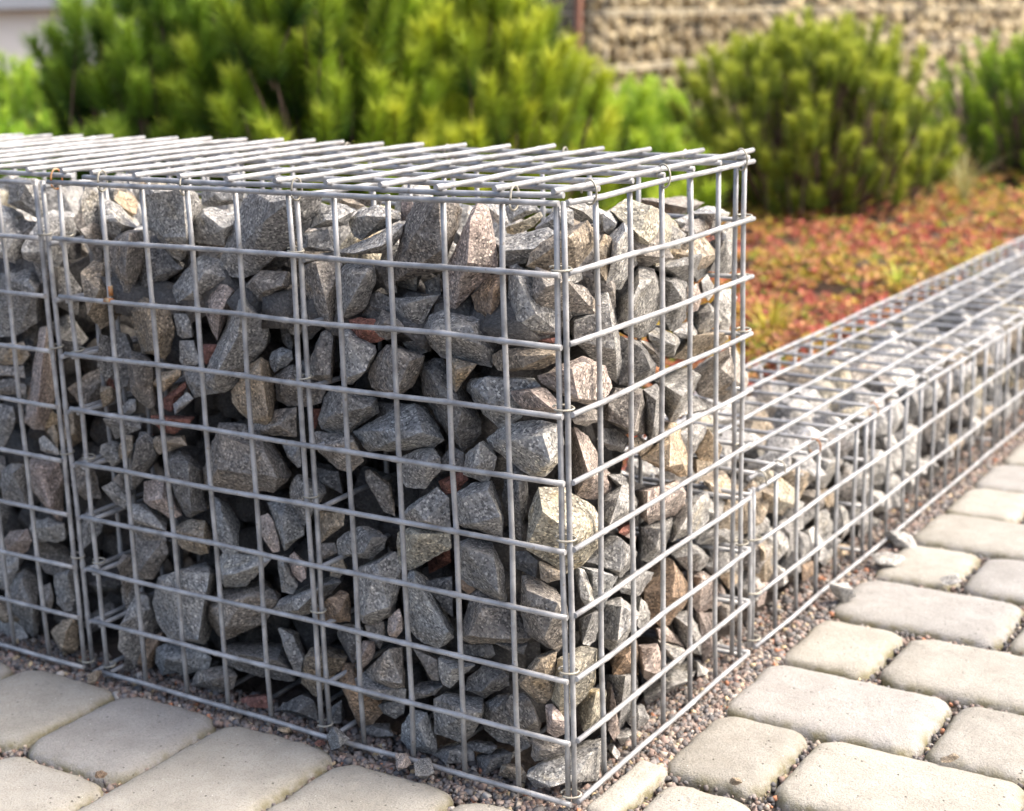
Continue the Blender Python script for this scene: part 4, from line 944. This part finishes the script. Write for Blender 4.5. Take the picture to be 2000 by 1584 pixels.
for y in [0.0072] + sy[2:6]: wire((-0.2382, y, 0.0), (-0.2382, y, 0.4475), dia)
lid = beads('lid_panel', [(x, y, 0.4595) for x in fx[:10:3] for y in sy[::2]], tall)
lx = [-0.0025] + fx[1:5] + [-0.2475] + fx[6:10]
ly = [0.0005] + sy[1:6] + [0.3125]
for y in ly: wire((-0.4615, y, 0.4532), (0.0008, y, 0.4532), lid)
for x in lx: wire((x, -0.0065, 0.4574), (x, 0.3265, 0.4574), lid)
bot = beads('base_panel', [(x, y, 0.0) for x in fx[::4] for y in sy[1:6:2]], tall)
for x in fx[1:10]: wire((x, 0.004, -0.015), (x, 0.31, -0.015), bot)
for z in (0.4035, 0.305, 0.2085, 0.1065, 0.0065):
    clip_ring((-0.0036, 0.0030, z), (0.1, 0.05, math.radians(30)), tall, 0.0074, 0.0046)
for x, m in ((-0.0375, None), (-0.2315, None), (-0.347, None), (-0.4395, None), (-0.4945, RUSTY)):
    clip_ring((x, -0.0008, 0.4510), (math.pi / 2, 0, math.pi / 2 + rnd.uniform(-.25, .25)), tall, 0.0056, 0.0085, m)
for y in (0.037, 0.152, 0.297):
    clip_ring((0.0005, y, 0.4525), (math.pi / 2, 0, rnd.uniform(-.25, .25)), tall, 0.0056, 0.0088)
for x in (-0.06, -0.18, -0.31, -0.43):
    clip_ring((x, 0.3135, 0.4515), (math.pi / 2, 0, math.pi / 2), tall, 0.0052, 0.0066)
for z in (0.4035, 0.3035, 0.2065, 0.1085, 0.0075):
    clip_ring((-0.2404, 0.0045, z), (0.12, rnd.uniform(-.1, .1), 0.2), tall, 0.0066, 0.0042)
    clip_ring((-0.4945, 0.0045, z - .001), (0.12, rnd.uniform(-.1, .1), 0.2), tall, 0.0060, 0.0042)
for z in (0.4035, 0.352, 0.305, 0.2, 0.11):
    clip_ring((-0.002, 0.3105, z), (0.1, 0, 0.6), tall, 0.0062, 0.0042)
# a rust-stained tie at the crossing near the left end
wire((-0.4475, -0.0021, 0.3503), (-0.4395, -0.0021, 0.3503), tall, 0.0027, 0, RUSTY, 'rust_stained_weld')
wire((-0.4455, 0.0021, 0.3535), (-0.4455, 0.0021, 0.3625), tall, 0.0026, 0, RUSTY, 'rust_stained_weld')

# --- its neighbour on the left
left = thing('gabion_basket', 'wire basket of crushed stone running out of the left edge of the picture', 'gabion', (0, 0, 0))
gx = [-0.5245 - 0.0495 * i for i in range(11)]
lf = beads('front_panel', [(x, 0.0005, z) for x in gx[:5] for z in fz[1:-1]], left)
for z in fz: wire((-1.03, YH, z - .001), (-0.5225, YH, z - .001), lf)
for x in gx: wire((x, YV, -0.001), (x, YV, 0.4485), lf)
ls = beads('side_panel', [(-0.5155, y, z) for y in sy[1:6:2] for z in fz[1:-1]], left)
for z in fz: wire((-0.5135, 0.002, z - .005), (-0.5135, 0.3, z - .005), ls)
for y in [0.0045] + sy[1:]: wire((-0.5175, y, -0.001), (-0.5175, y, 0.4485), ls)
lb = beads('back_panel', [(x, 0.3115, z) for x in gx[:8:2] for z in fz[1:-1]], left)
for z in fz: wire((-1.03, 0.3135, z), (-0.515, 0.3135, z), lb)
for x in gx: wire((x, 0.3095, 0), (x, 0.3095, 0.448), lb)
ll = beads('lid_panel', [(x, y, 0.4605) for x in gx[:9:3] for y in sy[::2]], left)
for y in ly: wire((-1.03, y, 0.4545), (-0.4745, y, 0.4545), ll)
for x in [-0.4815] + gx: wire((x, -0.006, 0.4587), (x, 0.3265, 0.4587), ll)
for z in (0.4035, 0.3035, 0.2065, 0.1085, 0.006):
    clip_ring((-0.521, 0.0035, z), (0.12, rnd.uniform(-.1, .1), 0.25), left, 0.0066, 0.0042)
for x in (-0.60, -0.72):
    clip_ring((x, -0.0008, 0.4510), (math.pi / 2, 0, math.pi / 2 + .1), left, 0.0056, 0.0085)

# --- low wall that runs away to the right
LY0, LY1 = 0.3325, 2.35
low = thing('gabion_basket', 'low wire basket wall of pale stones receding beside the red ground cover', 'gabion')
VEER = -0.021                                             # the low wall swings a little away from the line of the tall one
low.rotation_euler = (0, 0, VEER)
low.location = (math.sin(VEER) * LY0, LY0 - math.cos(VEER) * LY0, 0)
wy = [LY0 + 0.004]
while wy[-1] < LY1: wy.append(wy[-1] + 0.0512)
wz = [0.0005, 0.051, 0.1025, 0.1535]
wx = [-0.0005, -0.050, -0.101, -0.1515, -0.2025]
wf = beads('front_panel', [(0, y, z) for y in wy[:24] for z in wz[1:3]], low)
for z in wz: wire((0.0022, LY0 + .003, z), (0.0022, LY1, z), wf, jit=.0012)
for y in wy: wire((-0.002, y, -0.0005), (-0.002, y, 0.1545), wf)
wb = beads('back_panel', [(-0.2035, y, z) for y in wy[:12] for z in wz[1:3]], low)
for z in wz: wire((-0.2055, LY0, z), (-0.2055, LY1, z), wb)
for y in wy: wire((-0.2015, y, 0.0), (-0.2015, y, 0.1545), wb)
we = beads('end_panel', [(x, LY0 - .002, z) for x in wx for z in wz[1:3]], low)
for z in wz: wire((-0.203, LY0 - .0035, z - .004), (-0.001, LY0 - .0035, z - .004), we)
for x in wx: wire((x - .003, LY0 + .0007, 0), (x - .003, LY0 + .0007, 0.1535), we)
wl = beads('lid_panel', [(x, y, 0.1605) for x in wx[1:4] for y in wy[1:24:1]], low)
for y in wy[1:]: wire((-0.2085, y + .011, 0.1585), (0.0025, y + .011, 0.1585), wl)
wire((-0.2085, LY0 + .033, 0.1585), (-0.004, LY0 + .033, 0.1585), wl)
for x in (-0.0055, -0.050, -0.101, -0.1515, -0.2025): wire((x, LY0 + .001, 0.1627), (x, LY1, 0.1627), wl, jit=.001)
for y, m in ((0.352, None), (0.392, None), (0.478, RUSTY), (0.640, RUSTY), (0.80, None), (0.96, None), (1.12, CLIP), (1.28, None), (1.5, None)):
    clip_ring((-0.0015, y, 0.1580), (math.pi / 2, 0, rnd.uniform(-.3, .3)), low, 0.0060, 0.0080, m)
for z in (0.006, 0.052, 0.104):
    clip_ring((0.0, LY0 + .003, z + .003), (0.1, 0, .7), low, 0.0065, 0.0042)
for y in (0.632, 1.14, 1.65):
    wd = beads('diaphragm', [(-0.1, y, 0.1)], low)
    for z in wz[:3]: wire((-0.2, y, z), (-0.004, y, z), wd)
    wire((-0.0045, y - .004, 0), (-0.0045, y - .004, 0.153), wd)

# ------------------------------------------------------------------ stones in the baskets
PARENT = {'F': tall, 'S': tall, 'C': tall, 'Z': left, 'W': low}
for i, line in enumerate(ROCKS.strip().split('\n')):
    traced_stone(line, i, PARENT)

r_ = random.Random(21)
# stones on the heap under the lid
n_top = 0
for ix in range(10):
    for iy in range(5):
        x = -0.045 - 0.0455 * ix + r_.uniform(-.01, .01); y = 0.075 + 0.05 * iy + r_.uniform(-.012, .012)
        if x > -0.05 and y < 0.1: continue
        z = 0.385 + r_.uniform(-.012, .014)
        pool_stone((x, y, z), r_.uniform(.95, 1.35), tall, r_.choice('lllggybw'), r_); n_top += 1
def lattice(x0, x1, y0, y1, z0, z1, s, jit, seed):
    g = np.random.default_rng(seed)
    X = np.stack(np.meshgrid(np.arange(x0, x1, s), np.arange(y0, y1, s), np.arange(z0, z1, s), indexing='ij'), -1).reshape(-1, 3)
    return X + g.uniform(-jit, jit, X.shape), g
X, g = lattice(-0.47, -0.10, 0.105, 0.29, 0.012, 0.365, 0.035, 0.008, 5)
Xr, gr = lattice(-0.475, -0.045, 0.042, 0.29, 0.352, 0.366, 0.032, 0.006, 51)  # added roof layer of stones, blocks top light behind the front stones
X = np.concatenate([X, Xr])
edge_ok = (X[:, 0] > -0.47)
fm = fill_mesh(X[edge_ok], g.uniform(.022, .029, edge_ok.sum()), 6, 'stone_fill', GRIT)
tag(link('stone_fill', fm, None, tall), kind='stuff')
for iz in range(9):            # left basket: the stones behind the ones that can be told apart
    for ix in range(5):
        x = -0.565 - 0.05 * ix + r_.uniform(-.012, .012)
        z = 0.02 + 0.045 * iz + r_.uniform(-.01, .01)
        pool_stone((x, 0.05 + r_.uniform(-.006, .012) + (0.012 if ix < 2 else -.012), z), r_.uniform(.7, 1.05), left, r_.choice('gggdbbpw'), r_)
for ix in range(9):
    for iy in range(6):
        pool_stone((-0.55 - 0.05 * ix + r_.uniform(-.01, .01), 0.035 + 0.048 * iy + r_.uniform(-.01, .01), 0.385 + r_.uniform(-.012, .016)), r_.uniform(.95, 1.3), left, r_.choice('lllggyb'), r_)
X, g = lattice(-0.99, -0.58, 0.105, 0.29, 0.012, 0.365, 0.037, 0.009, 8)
Xr, gr = lattice(-0.99, -0.55, 0.045, 0.29, 0.352, 0.366, 0.032, 0.006, 52)  # same added light-blocking layer under this lid
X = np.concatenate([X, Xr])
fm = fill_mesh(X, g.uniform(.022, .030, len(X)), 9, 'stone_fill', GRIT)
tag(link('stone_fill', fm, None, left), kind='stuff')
# low wall: front stones beyond the traced ones, then the stones under its lid
y = 0.36
while y < 1.62:
    for z in (0.022, 0.066, 0.112):
        yy = y + r_.uniform(-.008, .008)
        back_ = 0.040 if yy < 0.72 else 0.031
        pool_stone((-back_ + r_.uniform(-.006, .004), yy, z + r_.uniform(-.006, .006)), r_.uniform(.78, 1.12), low, r_.choice('qllllggwyb'), r_)
    y += 0.047
y = 0.37
while y < 2.3:
    for x in (-0.062, -0.115, -0.168):
        pool_stone((x + r_.uniform(-.008, .008), y + r_.uniform(-.012, .012), 0.125 + r_.uniform(-.006, .006)), r_.uniform(1.15, 1.5), low, r_.choice('qllllggywb'), r_)
    y += 0.058
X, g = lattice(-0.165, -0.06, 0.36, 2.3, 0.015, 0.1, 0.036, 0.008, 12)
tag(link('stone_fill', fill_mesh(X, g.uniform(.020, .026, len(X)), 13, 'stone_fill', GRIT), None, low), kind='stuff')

# ------------------------------------------------------------------ loose stones on the paving
def loose(name, label, xy, s, colour, seed, flat=0.8, lift=0.6, cat='stone'):
    o = pool_rock(seed, 0.2, 14, (1, .82, flat * .8))
    smooth(o); o.materials.append(ROCK[colour])
    ob = link(name, o, None, None, (xy[0], xy[1], -0.006 + s * 0.03 * lift), (rnd.uniform(-.2, .2), rnd.uniform(-.2, .2), rnd.uniform(0, 6)), (s, s, s))
    tag(ob, label, cat, 'loose stones lying on the paving')
loose('loose_stone', 'bluish grey chip resting against the bottom wire of the tall basket', (-0.2135, -0.0125), .46, 'u', 501, 1.1, .95)
loose('loose_stone', 'speckled pink chip touching a grey one before the tall basket', (-0.150, -0.0105), .36, 'p', 502, 1.0, .8)
loose('loose_stone', 'round grey chip lying just right of the speckled pink one', (-0.1275, -0.0125), .42, 'g', 503, .9, .6)
loose('loose_stone', 'pale smooth oval pebble on the grit beside the tall basket wire', (-0.277, -0.0058), .28, 't', 504, .6, .4)
loose('loose_stone', 'olive brown pebble in the gap between the two tall baskets', (-0.500, -0.0100), .34, 'w', 505, .8, .5)
loose('loose_stone', 'pale blue-grey chip at the corner of a paver by the low wall', (0.0285, 0.492), .62, 'l', 506, .8, .6)
loose('loose_stone', 'flat pale flake on the corner of a square paver by the low wall', (0.034, 0.618), .72, 'l', 507, .35, .35)
loose('loose_stone', 'wedge-shaped grey stone half buried in grit beside the low wall', (0.0235, 0.690), .72, 'g', 508, .6, .3)
loose('loose_stone', 'small white flake in a paving joint far right', (0.1115, 0.586), .55, 'l', 509, .4, .5)
loose('loose_stone', 'tiny orange chip in the paving joint at the bottom left', (-0.3525, -0.1395), .2, 'o', 510, .8, .7)
loose('loose_stone', 'little red chip beside the bluish grey chip', (-0.2345, -0.0105), .2, 'r', 511, .7, .6)
loose('loose_stone', 'small pale yellow chip on a paver edge at the bottom right', (0.2215, 0.2065), .28, 't', 512, .5, .8)
loose('loose_stone', 'yellowish brown pebble in the joint near the cut paver', (0.0905, 0.0925), .2, 't', 513, .9, .9)

# ------------------------------------------------------------------ planting bed and ground cover
BZ = 0.07
tag(link('planting_bed', grid_sheet('planting_bed', -9.0, -0.188, 0.335, 9.5, BZ - .012, 90, 90, 0.02, 2.2), SOIL), kind='structure')
def cover():
    n = 70000
    # spread evenly over the picture rather than over the ground: denser near the camera
    d = 1.35 * (5.2 / 1.35) ** rng.random(n)
    a = rng.uniform(-0.02, 0.95, n)                       # angle left of +Y
    x = 0.516 - np.sin(a) * d * 1.15; y = -0.88 + np.cos(a) * d * 1.15
    bare = np.array([noise.fractal(Vector((px * 5.5, py * 5.5, 9.1)), 1.0, 2.0, 3) for px, py in zip(x, y)])
    ok = (x < -0.222 + .021 * (y - .33)) & (y > 0.36) & (bare + rng.uniform(-.25, .25, n) > -.42)
    x, y = x[ok], y[ok]
    n = len(x)
    patch = np.array([noise.fractal(Vector((px * 1.7, py * 1.7, 4.2)), 1.0, 2.0, 4) for px, py in zip(x, y)])
    gold = np.clip((y - 1.5) / 2.0 + (x + 0.8) * 0.6 + patch * .5, 0, 1)
    red = np.array((.46, .135, .095)); orange = np.array((.48, .235, .115)); yel = np.array((.48, .36, .06)); grn = np.array((.24, .28, .04)); brown = np.array((.20, .08, .045))
    u = rng.random(n) + patch * 0.9
    col = np.where((u < .42)[:, None], red, np.where((u < .74)[:, None], orange, np.where((u < .9)[:, None], brown, yel)))
    g2 = rng.random(n)
    col = np.where((g2 < gold * .75)[:, None], np.where((g2 < gold * .35)[:, None], yel, orange * .8 + yel * .3), col)
    col = np.where((rng.random(n) < .05 + gold * .15)[:, None], grn, col)
    col *= rng.uniform(.65, 1.25, (n, 1))
    # each plantlet: six little pointed leaves round a centre
    L = rng.uniform(.005, .013, n) * (1 + 0.25 * (y - .5).clip(0, 3))
    k = 6
    V = np.zeros((n, k, 4, 3)); az0 = rng.uniform(0, 6.28, n)
    h = rng.uniform(0.0, .016, n) + patch.clip(-.6, 1) * .028
    for j in range(k):
        az = az0 + 6.283 * j / k + rng.uniform(-.3, .3, n)
        el = rng.uniform(.15, 1.1, n)
        dx, dy, dz = np.cos(az) * np.cos(el), np.sin(az) * np.cos(el), np.sin(el)
        sx, sy_ = -np.sin(az), np.cos(az)
        c0 = np.stack([x, y, BZ - .004 + h], 1)
        dv = np.stack([dx, dy, dz], 1) * L[:, None]; sv = np.stack([sx, sy_, 0 * sx], 1) * L[:, None] * .28
        V[:, j, 0] = c0; V[:, j, 1] = c0 + dv * .5 + sv; V[:, j, 2] = c0 + dv; V[:, j, 3] = c0 + dv * .5 - sv
    F = np.arange(n * k * 4).reshape(-1, 4)
    me = fast_mesh('ground_cover', V.reshape(-1, 3), F)
    set_color(me, np.repeat(col, k * 4, axis=0)); me.materials.append(LEAF)
    tag(link('ground_cover', me), 'low red and golden succulent ground cover over the planting bed', 'ground cover', kind='stuff')
cover()

def grass_tuft(label, loc, n, h, spread, c, seed):
    g = np.random.default_rng(seed)
    V, F, colr = [], [], []
    for i in range(n):
        az = g.uniform(0, 6.28); ln = h * g.uniform(.6, 1.1); lean = g.uniform(.2, 1.0) * spread
        w = 0.0035 * g.uniform(.7, 1.3)
        r0 = g.uniform(0, .02)
        b0 = len(V)
        for s in range(6):
            t = s / 5
            x = math.cos(az) * (r0 + lean * t * t); y = math.sin(az) * (r0 + lean * t * t); z = ln * (t - .35 * t * t * lean / max(spread, .01))
            ww = w * (1 - t * .9)
            V.append((x - math.sin(az) * ww, y + math.cos(az) * ww, z)); V.append((x + math.sin(az) * ww, y - math.cos(az) * ww, z))
            k = g.uniform(.9, 1.1)
            cc = tuple(v * k * (0.8 + .4 * t) for v in c); colr += [cc, cc]
        for s in range(5):
            a = b0 + 2 * s; F.append((a, a + 1, a + 3, a + 2))
    me = mesh_from('grass_tuft', V, F); smooth(me); set_color(me, np.array(colr)); me.materials.append(LEAF)
    tag(link('grass_tuft', me, None, None, loc), label, 'grass', 'grass tufts in the ground cover')
grass_tuft('yellow-green grass tuft arching beside the back corner of the tall basket', (-0.405, 1.34, BZ - .01), 22, .11, .12, (.42, .36, .05), 1)
grass_tuft('orange-tipped grass blades right behind the tall basket edge', (-0.505, 1.30, BZ - .01), 10, .15, .10, (.46, .27, .04), 2)
grass_tuft('bright lime plant at the far edge of the low wall', (-0.365, 1.86, BZ - .01), 30, .075, .05, (.42, .48, .07), 3)
grass_tuft('dry straw-coloured grass standing right of the rounded pine', (-0.655, 3.30, BZ - .01), 26, .24, .14, (.45, .42, .18), 4)
grass_tuft('thin pale grass stalks in front of the far right shrub', (-0.80, 3.45, BZ - .01), 20, .26, .10, (.40, .38, .12), 5)
grass_tuft('short yellow grass along the edge of the low wall', (-0.30, 2.25, BZ - .01), 26, .07, .07, (.46, .42, .06), 6)

# ------------------------------------------------------------------ pines and shrubs
def shoot_cloud(base, rx, ry, h, n, shoot, needle, per, wid, seed, up=0.9, lo=0.12, dark=(.035, .075, .012), light=(.24, .34, .03), tip=(.40, .42, .05), open_=0.45, gap=0.6, ang0=56, ang1=32):
    g = np.random.default_rng(seed)
    # shoot feet through the crown volume, most of them near its surface, kept apart from one another
    m = n * 14
    az = g.uniform(0, 6.283, m); cz = g.uniform(lo, 1.0, m)
    prof = np.sqrt(np.clip(1 - ((cz - .36) / .68) ** 2, .05, 1))
    rf = np.clip(1 - np.abs(g.normal(0, open_, m)), .06, 1.03)
    lump = 1 + .30 * np.array([noise.noise(Vector((math.cos(a) * 1.8, math.sin(a) * 1.8, c * 3 + seed))) for a, c in zip(az, cz)])
    Q = np.stack([np.cos(az) * rx * prof * rf * lump, np.sin(az) * ry * prof * rf * lump, cz * h * (0.92 + .4 * (lump - 1))], 1)
    keep = []
    cell = {}
    md = needle * 1.5 * gap
    for i in range(m):
        k = tuple((Q[i] // md).astype(int))
        bad = False
        for dx in (-1, 0, 1):
            for dy in (-1, 0, 1):
                for dz in (-1, 0, 1):
                    for j in cell.get((k[0] + dx, k[1] + dy, k[2] + dz), ()):
                        if ((Q[i] - Q[j]) ** 2).sum() < md * md: bad = True
        if bad: continue
        cell.setdefault(k, []).append(i); keep.append(i)
        if len(keep) >= n: break
    P, cz, rf = Q[keep], cz[keep], rf[keep]
    n = len(keep)
    out = P * np.array([1 / rx, 1 / ry, 0]); A = out * .32 + np.array([0, 0, up]) + g.normal(0, .13, (n, 3))
    A /= np.linalg.norm(A, axis=1)[:, None]
    sl = shoot * g.uniform(.6, 1.2, n)
    t = np.tile(np.linspace(0, 1, per), (n, 1))
    ref = np.where(np.abs(A[:, 2:3]) > .9, np.array([[1., 0, 0]]), np.array([[0, 0, 1.]]))
    U = np.cross(A, ref); U /= np.linalg.norm(U, axis=1)[:, None]; W = np.cross(A, U)
    ph = np.arange(per)[None] * 2.39996 + g.uniform(0, 6.28, (n, 1))
    R = U[:, None] * np.cos(ph)[..., None] + W[:, None] * np.sin(ph)[..., None]
    spread = np.radians(ang0 - (ang0 - ang1) * t ** 2)
    D = A[:, None] * np.cos(spread)[..., None] + R * np.sin(spread)[..., None] + g.normal(0, .10, (n, per, 3))
    ln = needle * g.uniform(.8, 1.1, (n, per))
    B = P[:, None] + A[:, None] * (sl[:, None] * t)[..., None]
    Sd = np.cross(D, g.normal(0, 1, (n, per, 3))); Sd /= np.linalg.norm(Sd, axis=2)[..., None]
    V = np.stack([B - Sd * wid, B + Sd * wid, B + D * ln[..., None]], 2)
    hue = g.random(n)[:, None, None]
    d_, l_, t_ = np.array(dark), np.array(light), np.array(tip)
    fresh = np.clip(.1 + t[..., None] * .95 + (hue - .5) * .6, 0, 1)  # paler new growth; the dark foot also paints shade between the shoots
    colr = d_ * (1 - fresh) + l_ * fresh
    tipf = np.clip((t[..., None] - .6) * 2.5, 0, 1) * np.clip(hue * 1.6, 0, 1)
    colr = colr * (1 - tipf * .7) + t_ * tipf * .7
    colr = colr * g.uniform(.8, 1.2, (n, per, 1))
    cols = np.repeat(colr.reshape(-1, 3), 3, axis=0)
    cols[2::3] *= 1.25
    me = fast_mesh('crown', V.reshape(-1, 3), np.arange(n * per * 3).reshape(-1, 3))
    set_color(me, cols); me.materials.append(LEAF)
    # stems: from the stool out to each shoot
    SV, SF = [], []
    for i in range(n):
        p = P[i]; a = A[i]
        foot = Vector((p[0] * .12, p[1] * .12, 0.0)); m = Vector((p[0] * .75, p[1] * .75, p[2] * .42)); e = Vector(p)
        top = e + Vector(a) * float(sl[i]) * .95
        path = [foot, foot.lerp(m, .55) + Vector((0, 0, -.01)), m, m.lerp(e, .6), e, top] if i % 3 == 0 else [e - Vector(a) * .10, e, top]
        b0 = len(SV)
        for k, q in enumerate(path):
            r = (.008 if i % 3 == 0 else .0035) * (1 - .72 * k / (len(path) - 1))
            for w in range(4): SV.append((q.x + r * math.cos(w * 1.57), q.y + r * math.sin(w * 1.57), q.z))
        for k in range(len(path) - 1):
            for w in range(4):
                j = (w + 1) % 4
                SF.append((b0 + k * 4 + w, b0 + k * 4 + j, b0 + k * 4 + 4 + j, b0 + k * 4 + 4 + w))
    st = mesh_from('branches', SV, SF); smooth(st); st.materials.append(BARK)
    return me, st

def shrub(name, label, cat, loc, group=None, **kw):
    root = thing(name, label, cat, loc, group)
    crown, st = shoot_cloud(loc, **kw)
    link('crown', crown, None, root); link('branches', st, None, root)
    return root

PG = 'dwarf pines behind the baskets'
shrub('pine_shrub', 'dark green dwarf pine behind the left end of the baskets', 'pine', (-1.552, 1.251, BZ - .02), PG, rx=.26, ry=.27, h=.60, n=330, shoot=.105, needle=.041, per=430, wid=.00095, seed=11,
      light=(.17, .29, .025), tip=(.30, .40, .055), dark=(.02, .055, .012))
shrub('pine_shrub', 'mid green dwarf pine with upright candles behind the middle of the tall basket', 'pine', (-1.235, 1.29, BZ - .02), PG, rx=.25, ry=.26, h=.62, n=330, shoot=.11, needle=.041, per=430, wid=.00095, seed=12,
      light=(.25, .37, .025), tip=(.45, .50, .06), dark=(.025, .065, .012))
shrub('pine_shrub', 'yellow-green dwarf pine with tall candles behind the right end of the tall basket', 'pine', (-1.105, 1.49, BZ - .02), PG, rx=.25, ry=.27, h=.63, n=330, shoot=.11, needle=.041, per=430, wid=.00095, seed=13,
      light=(.31, .40, .027), tip=(.54, .55, .06), dark=(.03, .075, .012))
shrub('pine_shrub', 'low bright green pine spilling out between the two larger pine groups', 'pine', (-1.06, 1.97, BZ - .02), PG, rx=.20, ry=.22, h=.33, n=150, shoot=.08, needle=.042, per=240, wid=.0013, seed=14,
      light=(.28, .42, .028), tip=(.48, .56, .06), dark=(.03, .09, .012))
shrub('pine_shrub', 'rounded olive pine standing alone before the far stone wall', 'pine', (-0.975, 2.98, BZ - .02), PG, rx=.36, ry=.34, h=.47, n=430, shoot=.08, needle=.036, per=170, wid=.0014, seed=15, lo=.05,
      light=(.30, .36, .035), tip=(.50, .52, .08), dark=(.08, .12, .02))
shrub('juniper_shrub', 'feathery green juniper at the right edge behind the grass', 'shrub', (-0.60, 4.0, BZ - .02), None, rx=.36, ry=.3, h=.40, n=320, shoot=.12, needle=.028, per=150, wid=.0014, seed=16,
      light=(.28, .42, .03), tip=(.46, .54, .07), dark=(.04, .11, .015), up=.6, lo=.05)
shrub('shrub', 'small bright green shrub below the end of the far stone wall', 'shrub', (-1.80, 3.60, BZ - .02), None, rx=.26, ry=.24, h=.26, n=170, shoot=.10, needle=.034, per=130, wid=.0016, seed=17,
      light=(.30, .48, .03), tip=(.48, .58, .08), dark=(.05, .14, .02), lo=.05)
shrub('shrub', 'light green shrub in front of the pale building', 'shrub', (-3.16, 2.22, BZ - .02), None, rx=.30, ry=.36, h=.40, n=240, shoot=.12, needle=.036, per=130, wid=.0018, seed=18,
      light=(.28, .44, .03), tip=(.46, .56, .08), dark=(.05, .13, .02))
shrub('shrub', 'low vivid green shrub at the left edge behind the baskets', 'shrub', (-2.32, 1.45, BZ - .02), None, rx=.24, ry=.24, h=.26, n=170, shoot=.10, needle=.034, per=130, wid=.0015, seed=19,
      light=(.26, .46, .025), tip=(.42, .54, .06), dark=(.05, .14, .02))

# ------------------------------------------------------------------ far stone wall
far = thing('gabion_wall', 'long beige gabion retaining wall out of focus behind the pines', 'gabion', (-2.443, 4.540, BZ - .03))
far.rotation_euler = (0, 0, math.pi / 2)                 # local x runs away along the wall, its sunny face looks to +X
FM = {c: rock_material('far_' + c, col, sc(col, .8)) for c, col in (('a', (.41, .335, .20)), ('b', (.29, .23, .14)), ('c', (.50, .425, .28)), ('d', (.10, .08, .055)), ('e', (.34, .285, .19)))}
FP = {}
r_ = random.Random(77)
def far_stone(x, y, z, cols):
    x += r_.uniform(-.02, .02); z += r_.uniform(-.022, .022)
    k = r_.randrange(len(POOL)); c = r_.choice(cols)
    if (k, c) not in FP:
        me = POOL[k].copy(); me.materials.clear(); me.materials.append(FM[c]); FP[(k, c)] = me
    s = r_.uniform(.9, 1.4)
    link('stone', FP[(k, c)], None, far, (x + r_.uniform(-.01, .01), y + r_.uniform(-.01, .01), z + r_.uniform(-.01, .01)), (r_.uniform(0, 6), r_.uniform(0, 6), r_.uniform(0, 6)), (s, s, s))
for iz in range(10):                                     # 270 stones nearest the eye, then the rest as one mass
    for ix in range(23): far_stone(0.04 + .07 * ix + .035 * (iz % 2), 0.045, 0.06 + .072 * iz, 'aabbcced')
    for iy in range(4): far_stone(0.04, 0.045 + .065 * iy, 0.06 + .072 * iz, 'bdde')  # end face: its shade is put into darker stone colours
def box_mesh(name, x0, x1, y0, y1, z0, z1):
    V = [(x, y, z) for z in (z0, z1) for y in (y0, y1) for x in (x0, x1)]
    return mesh_from(name, V, [(0, 2, 3, 1), (4, 5, 7, 6), (0, 1, 5, 4), (1, 3, 7, 5), (3, 2, 6, 7), (2, 0, 4, 6)])
X, g = lattice(1.68, 9.0, 0.04, 0.1, 0.04, 1.1, 0.068, .026, 31)
X2, g2 = lattice(0.04, 1.65, 0.04, 0.26, 0.78, 1.1, 0.07, .012, 33)
X3, g3 = lattice(0.11, 1.65, 0.11, 0.24, 0.05, 0.76, 0.07, .015, 34)
XX = np.concatenate([X, X2, X3])
pal2 = np.array([(.41, .335, .20), (.29, .23, .14), (.50, .425, .28), (.10, .08, .055), (.34, .285, .19)])
fm = hull_cloud(XX, g.uniform(.036, .046, len(XX)), 35, pal2[g.integers(0, 5, len(XX))], 'stone_fill', GRIT, .9)
tag(link('stone_fill', fm, None, far), kind='stuff')
seam = plain_material('seam_wire', (.42, .38, .28), .5, .1)
fp = beads('front_panel', [], far)
for z in (0.02, 0.345, 0.36, 0.565, 0.58, 0.80, 1.02):
    wire((-0.01, 0.006, z), (9.0, 0.006, z), fp, .0032, .003, seam)
for i in range(40): wire((0.0 + .1 * i, 0.009, 0), (0.0 + .1 * i, 0.009, 1.12), fp, .0022, .001, seam, sides=6, weld=0)
ep = beads('end_panel', [], far)
for z in (0.02, 0.352, 0.572, 0.80, 1.02): wire((-0.004, 0.0, z), (-0.004, 0.28, z), ep, .004, .001, seam, weld=0)
for y in (0.0, .07, .14, .21, .28): wire((-0.001, y, 0), (-0.001, y, 1.12), ep, .0022, .001, seam, sides=6, weld=0)
post = thing('post', 'thin reddish brown timber stake leaning at the end of the stone wall', 'post', (-2.397, 4.227, BZ))
V, F = tube([Vector((-.02, 0, 0)), Vector((0, 0, .4)), Vector((.015, 0, .8)), Vector((.035, 0, 1.2))], .016, 8)
me = mesh_from('stake', V, F); smooth(me)
link('stake', me, plain_material('red_timber', (.22, .105, .07), .8, .25, 30), post)

# ------------------------------------------------------------------ pale building at the far left
bld = thing('building', 'pale rendered building with a grey ledge at the upper left', 'building', (-7.2, 5.6, -0.02))
bld.rotation_euler = (0, 0, math.radians(32))
wall_m = plain_material('pale_render', (.80, .76, .68), .9, .05, 3)
grey_m = plain_material('grey_metal', (.34, .36, .38), .5, .08, 4)
link('wall', box_mesh('wall', -2.6, 2.2, 0.0, 3.0, 0, 0.775), wall_m, bld)
link('ledge', box_mesh('ledge', -2.68, 2.28, -0.12, 3.08, 0.778, 0.86), grey_m, bld)
link('upper_wall', box_mesh('upper_wall', -2.5, 2.1, 0.06, 2.9, 0.863, 2.6), plain_material('grey_cladding', (.46, .48, .51), .7, .06, 3), bld)
link('roof', box_mesh('roof', -2.75, 2.35, -0.2, 3.15, 2.603, 2.72), grey_m, bld)
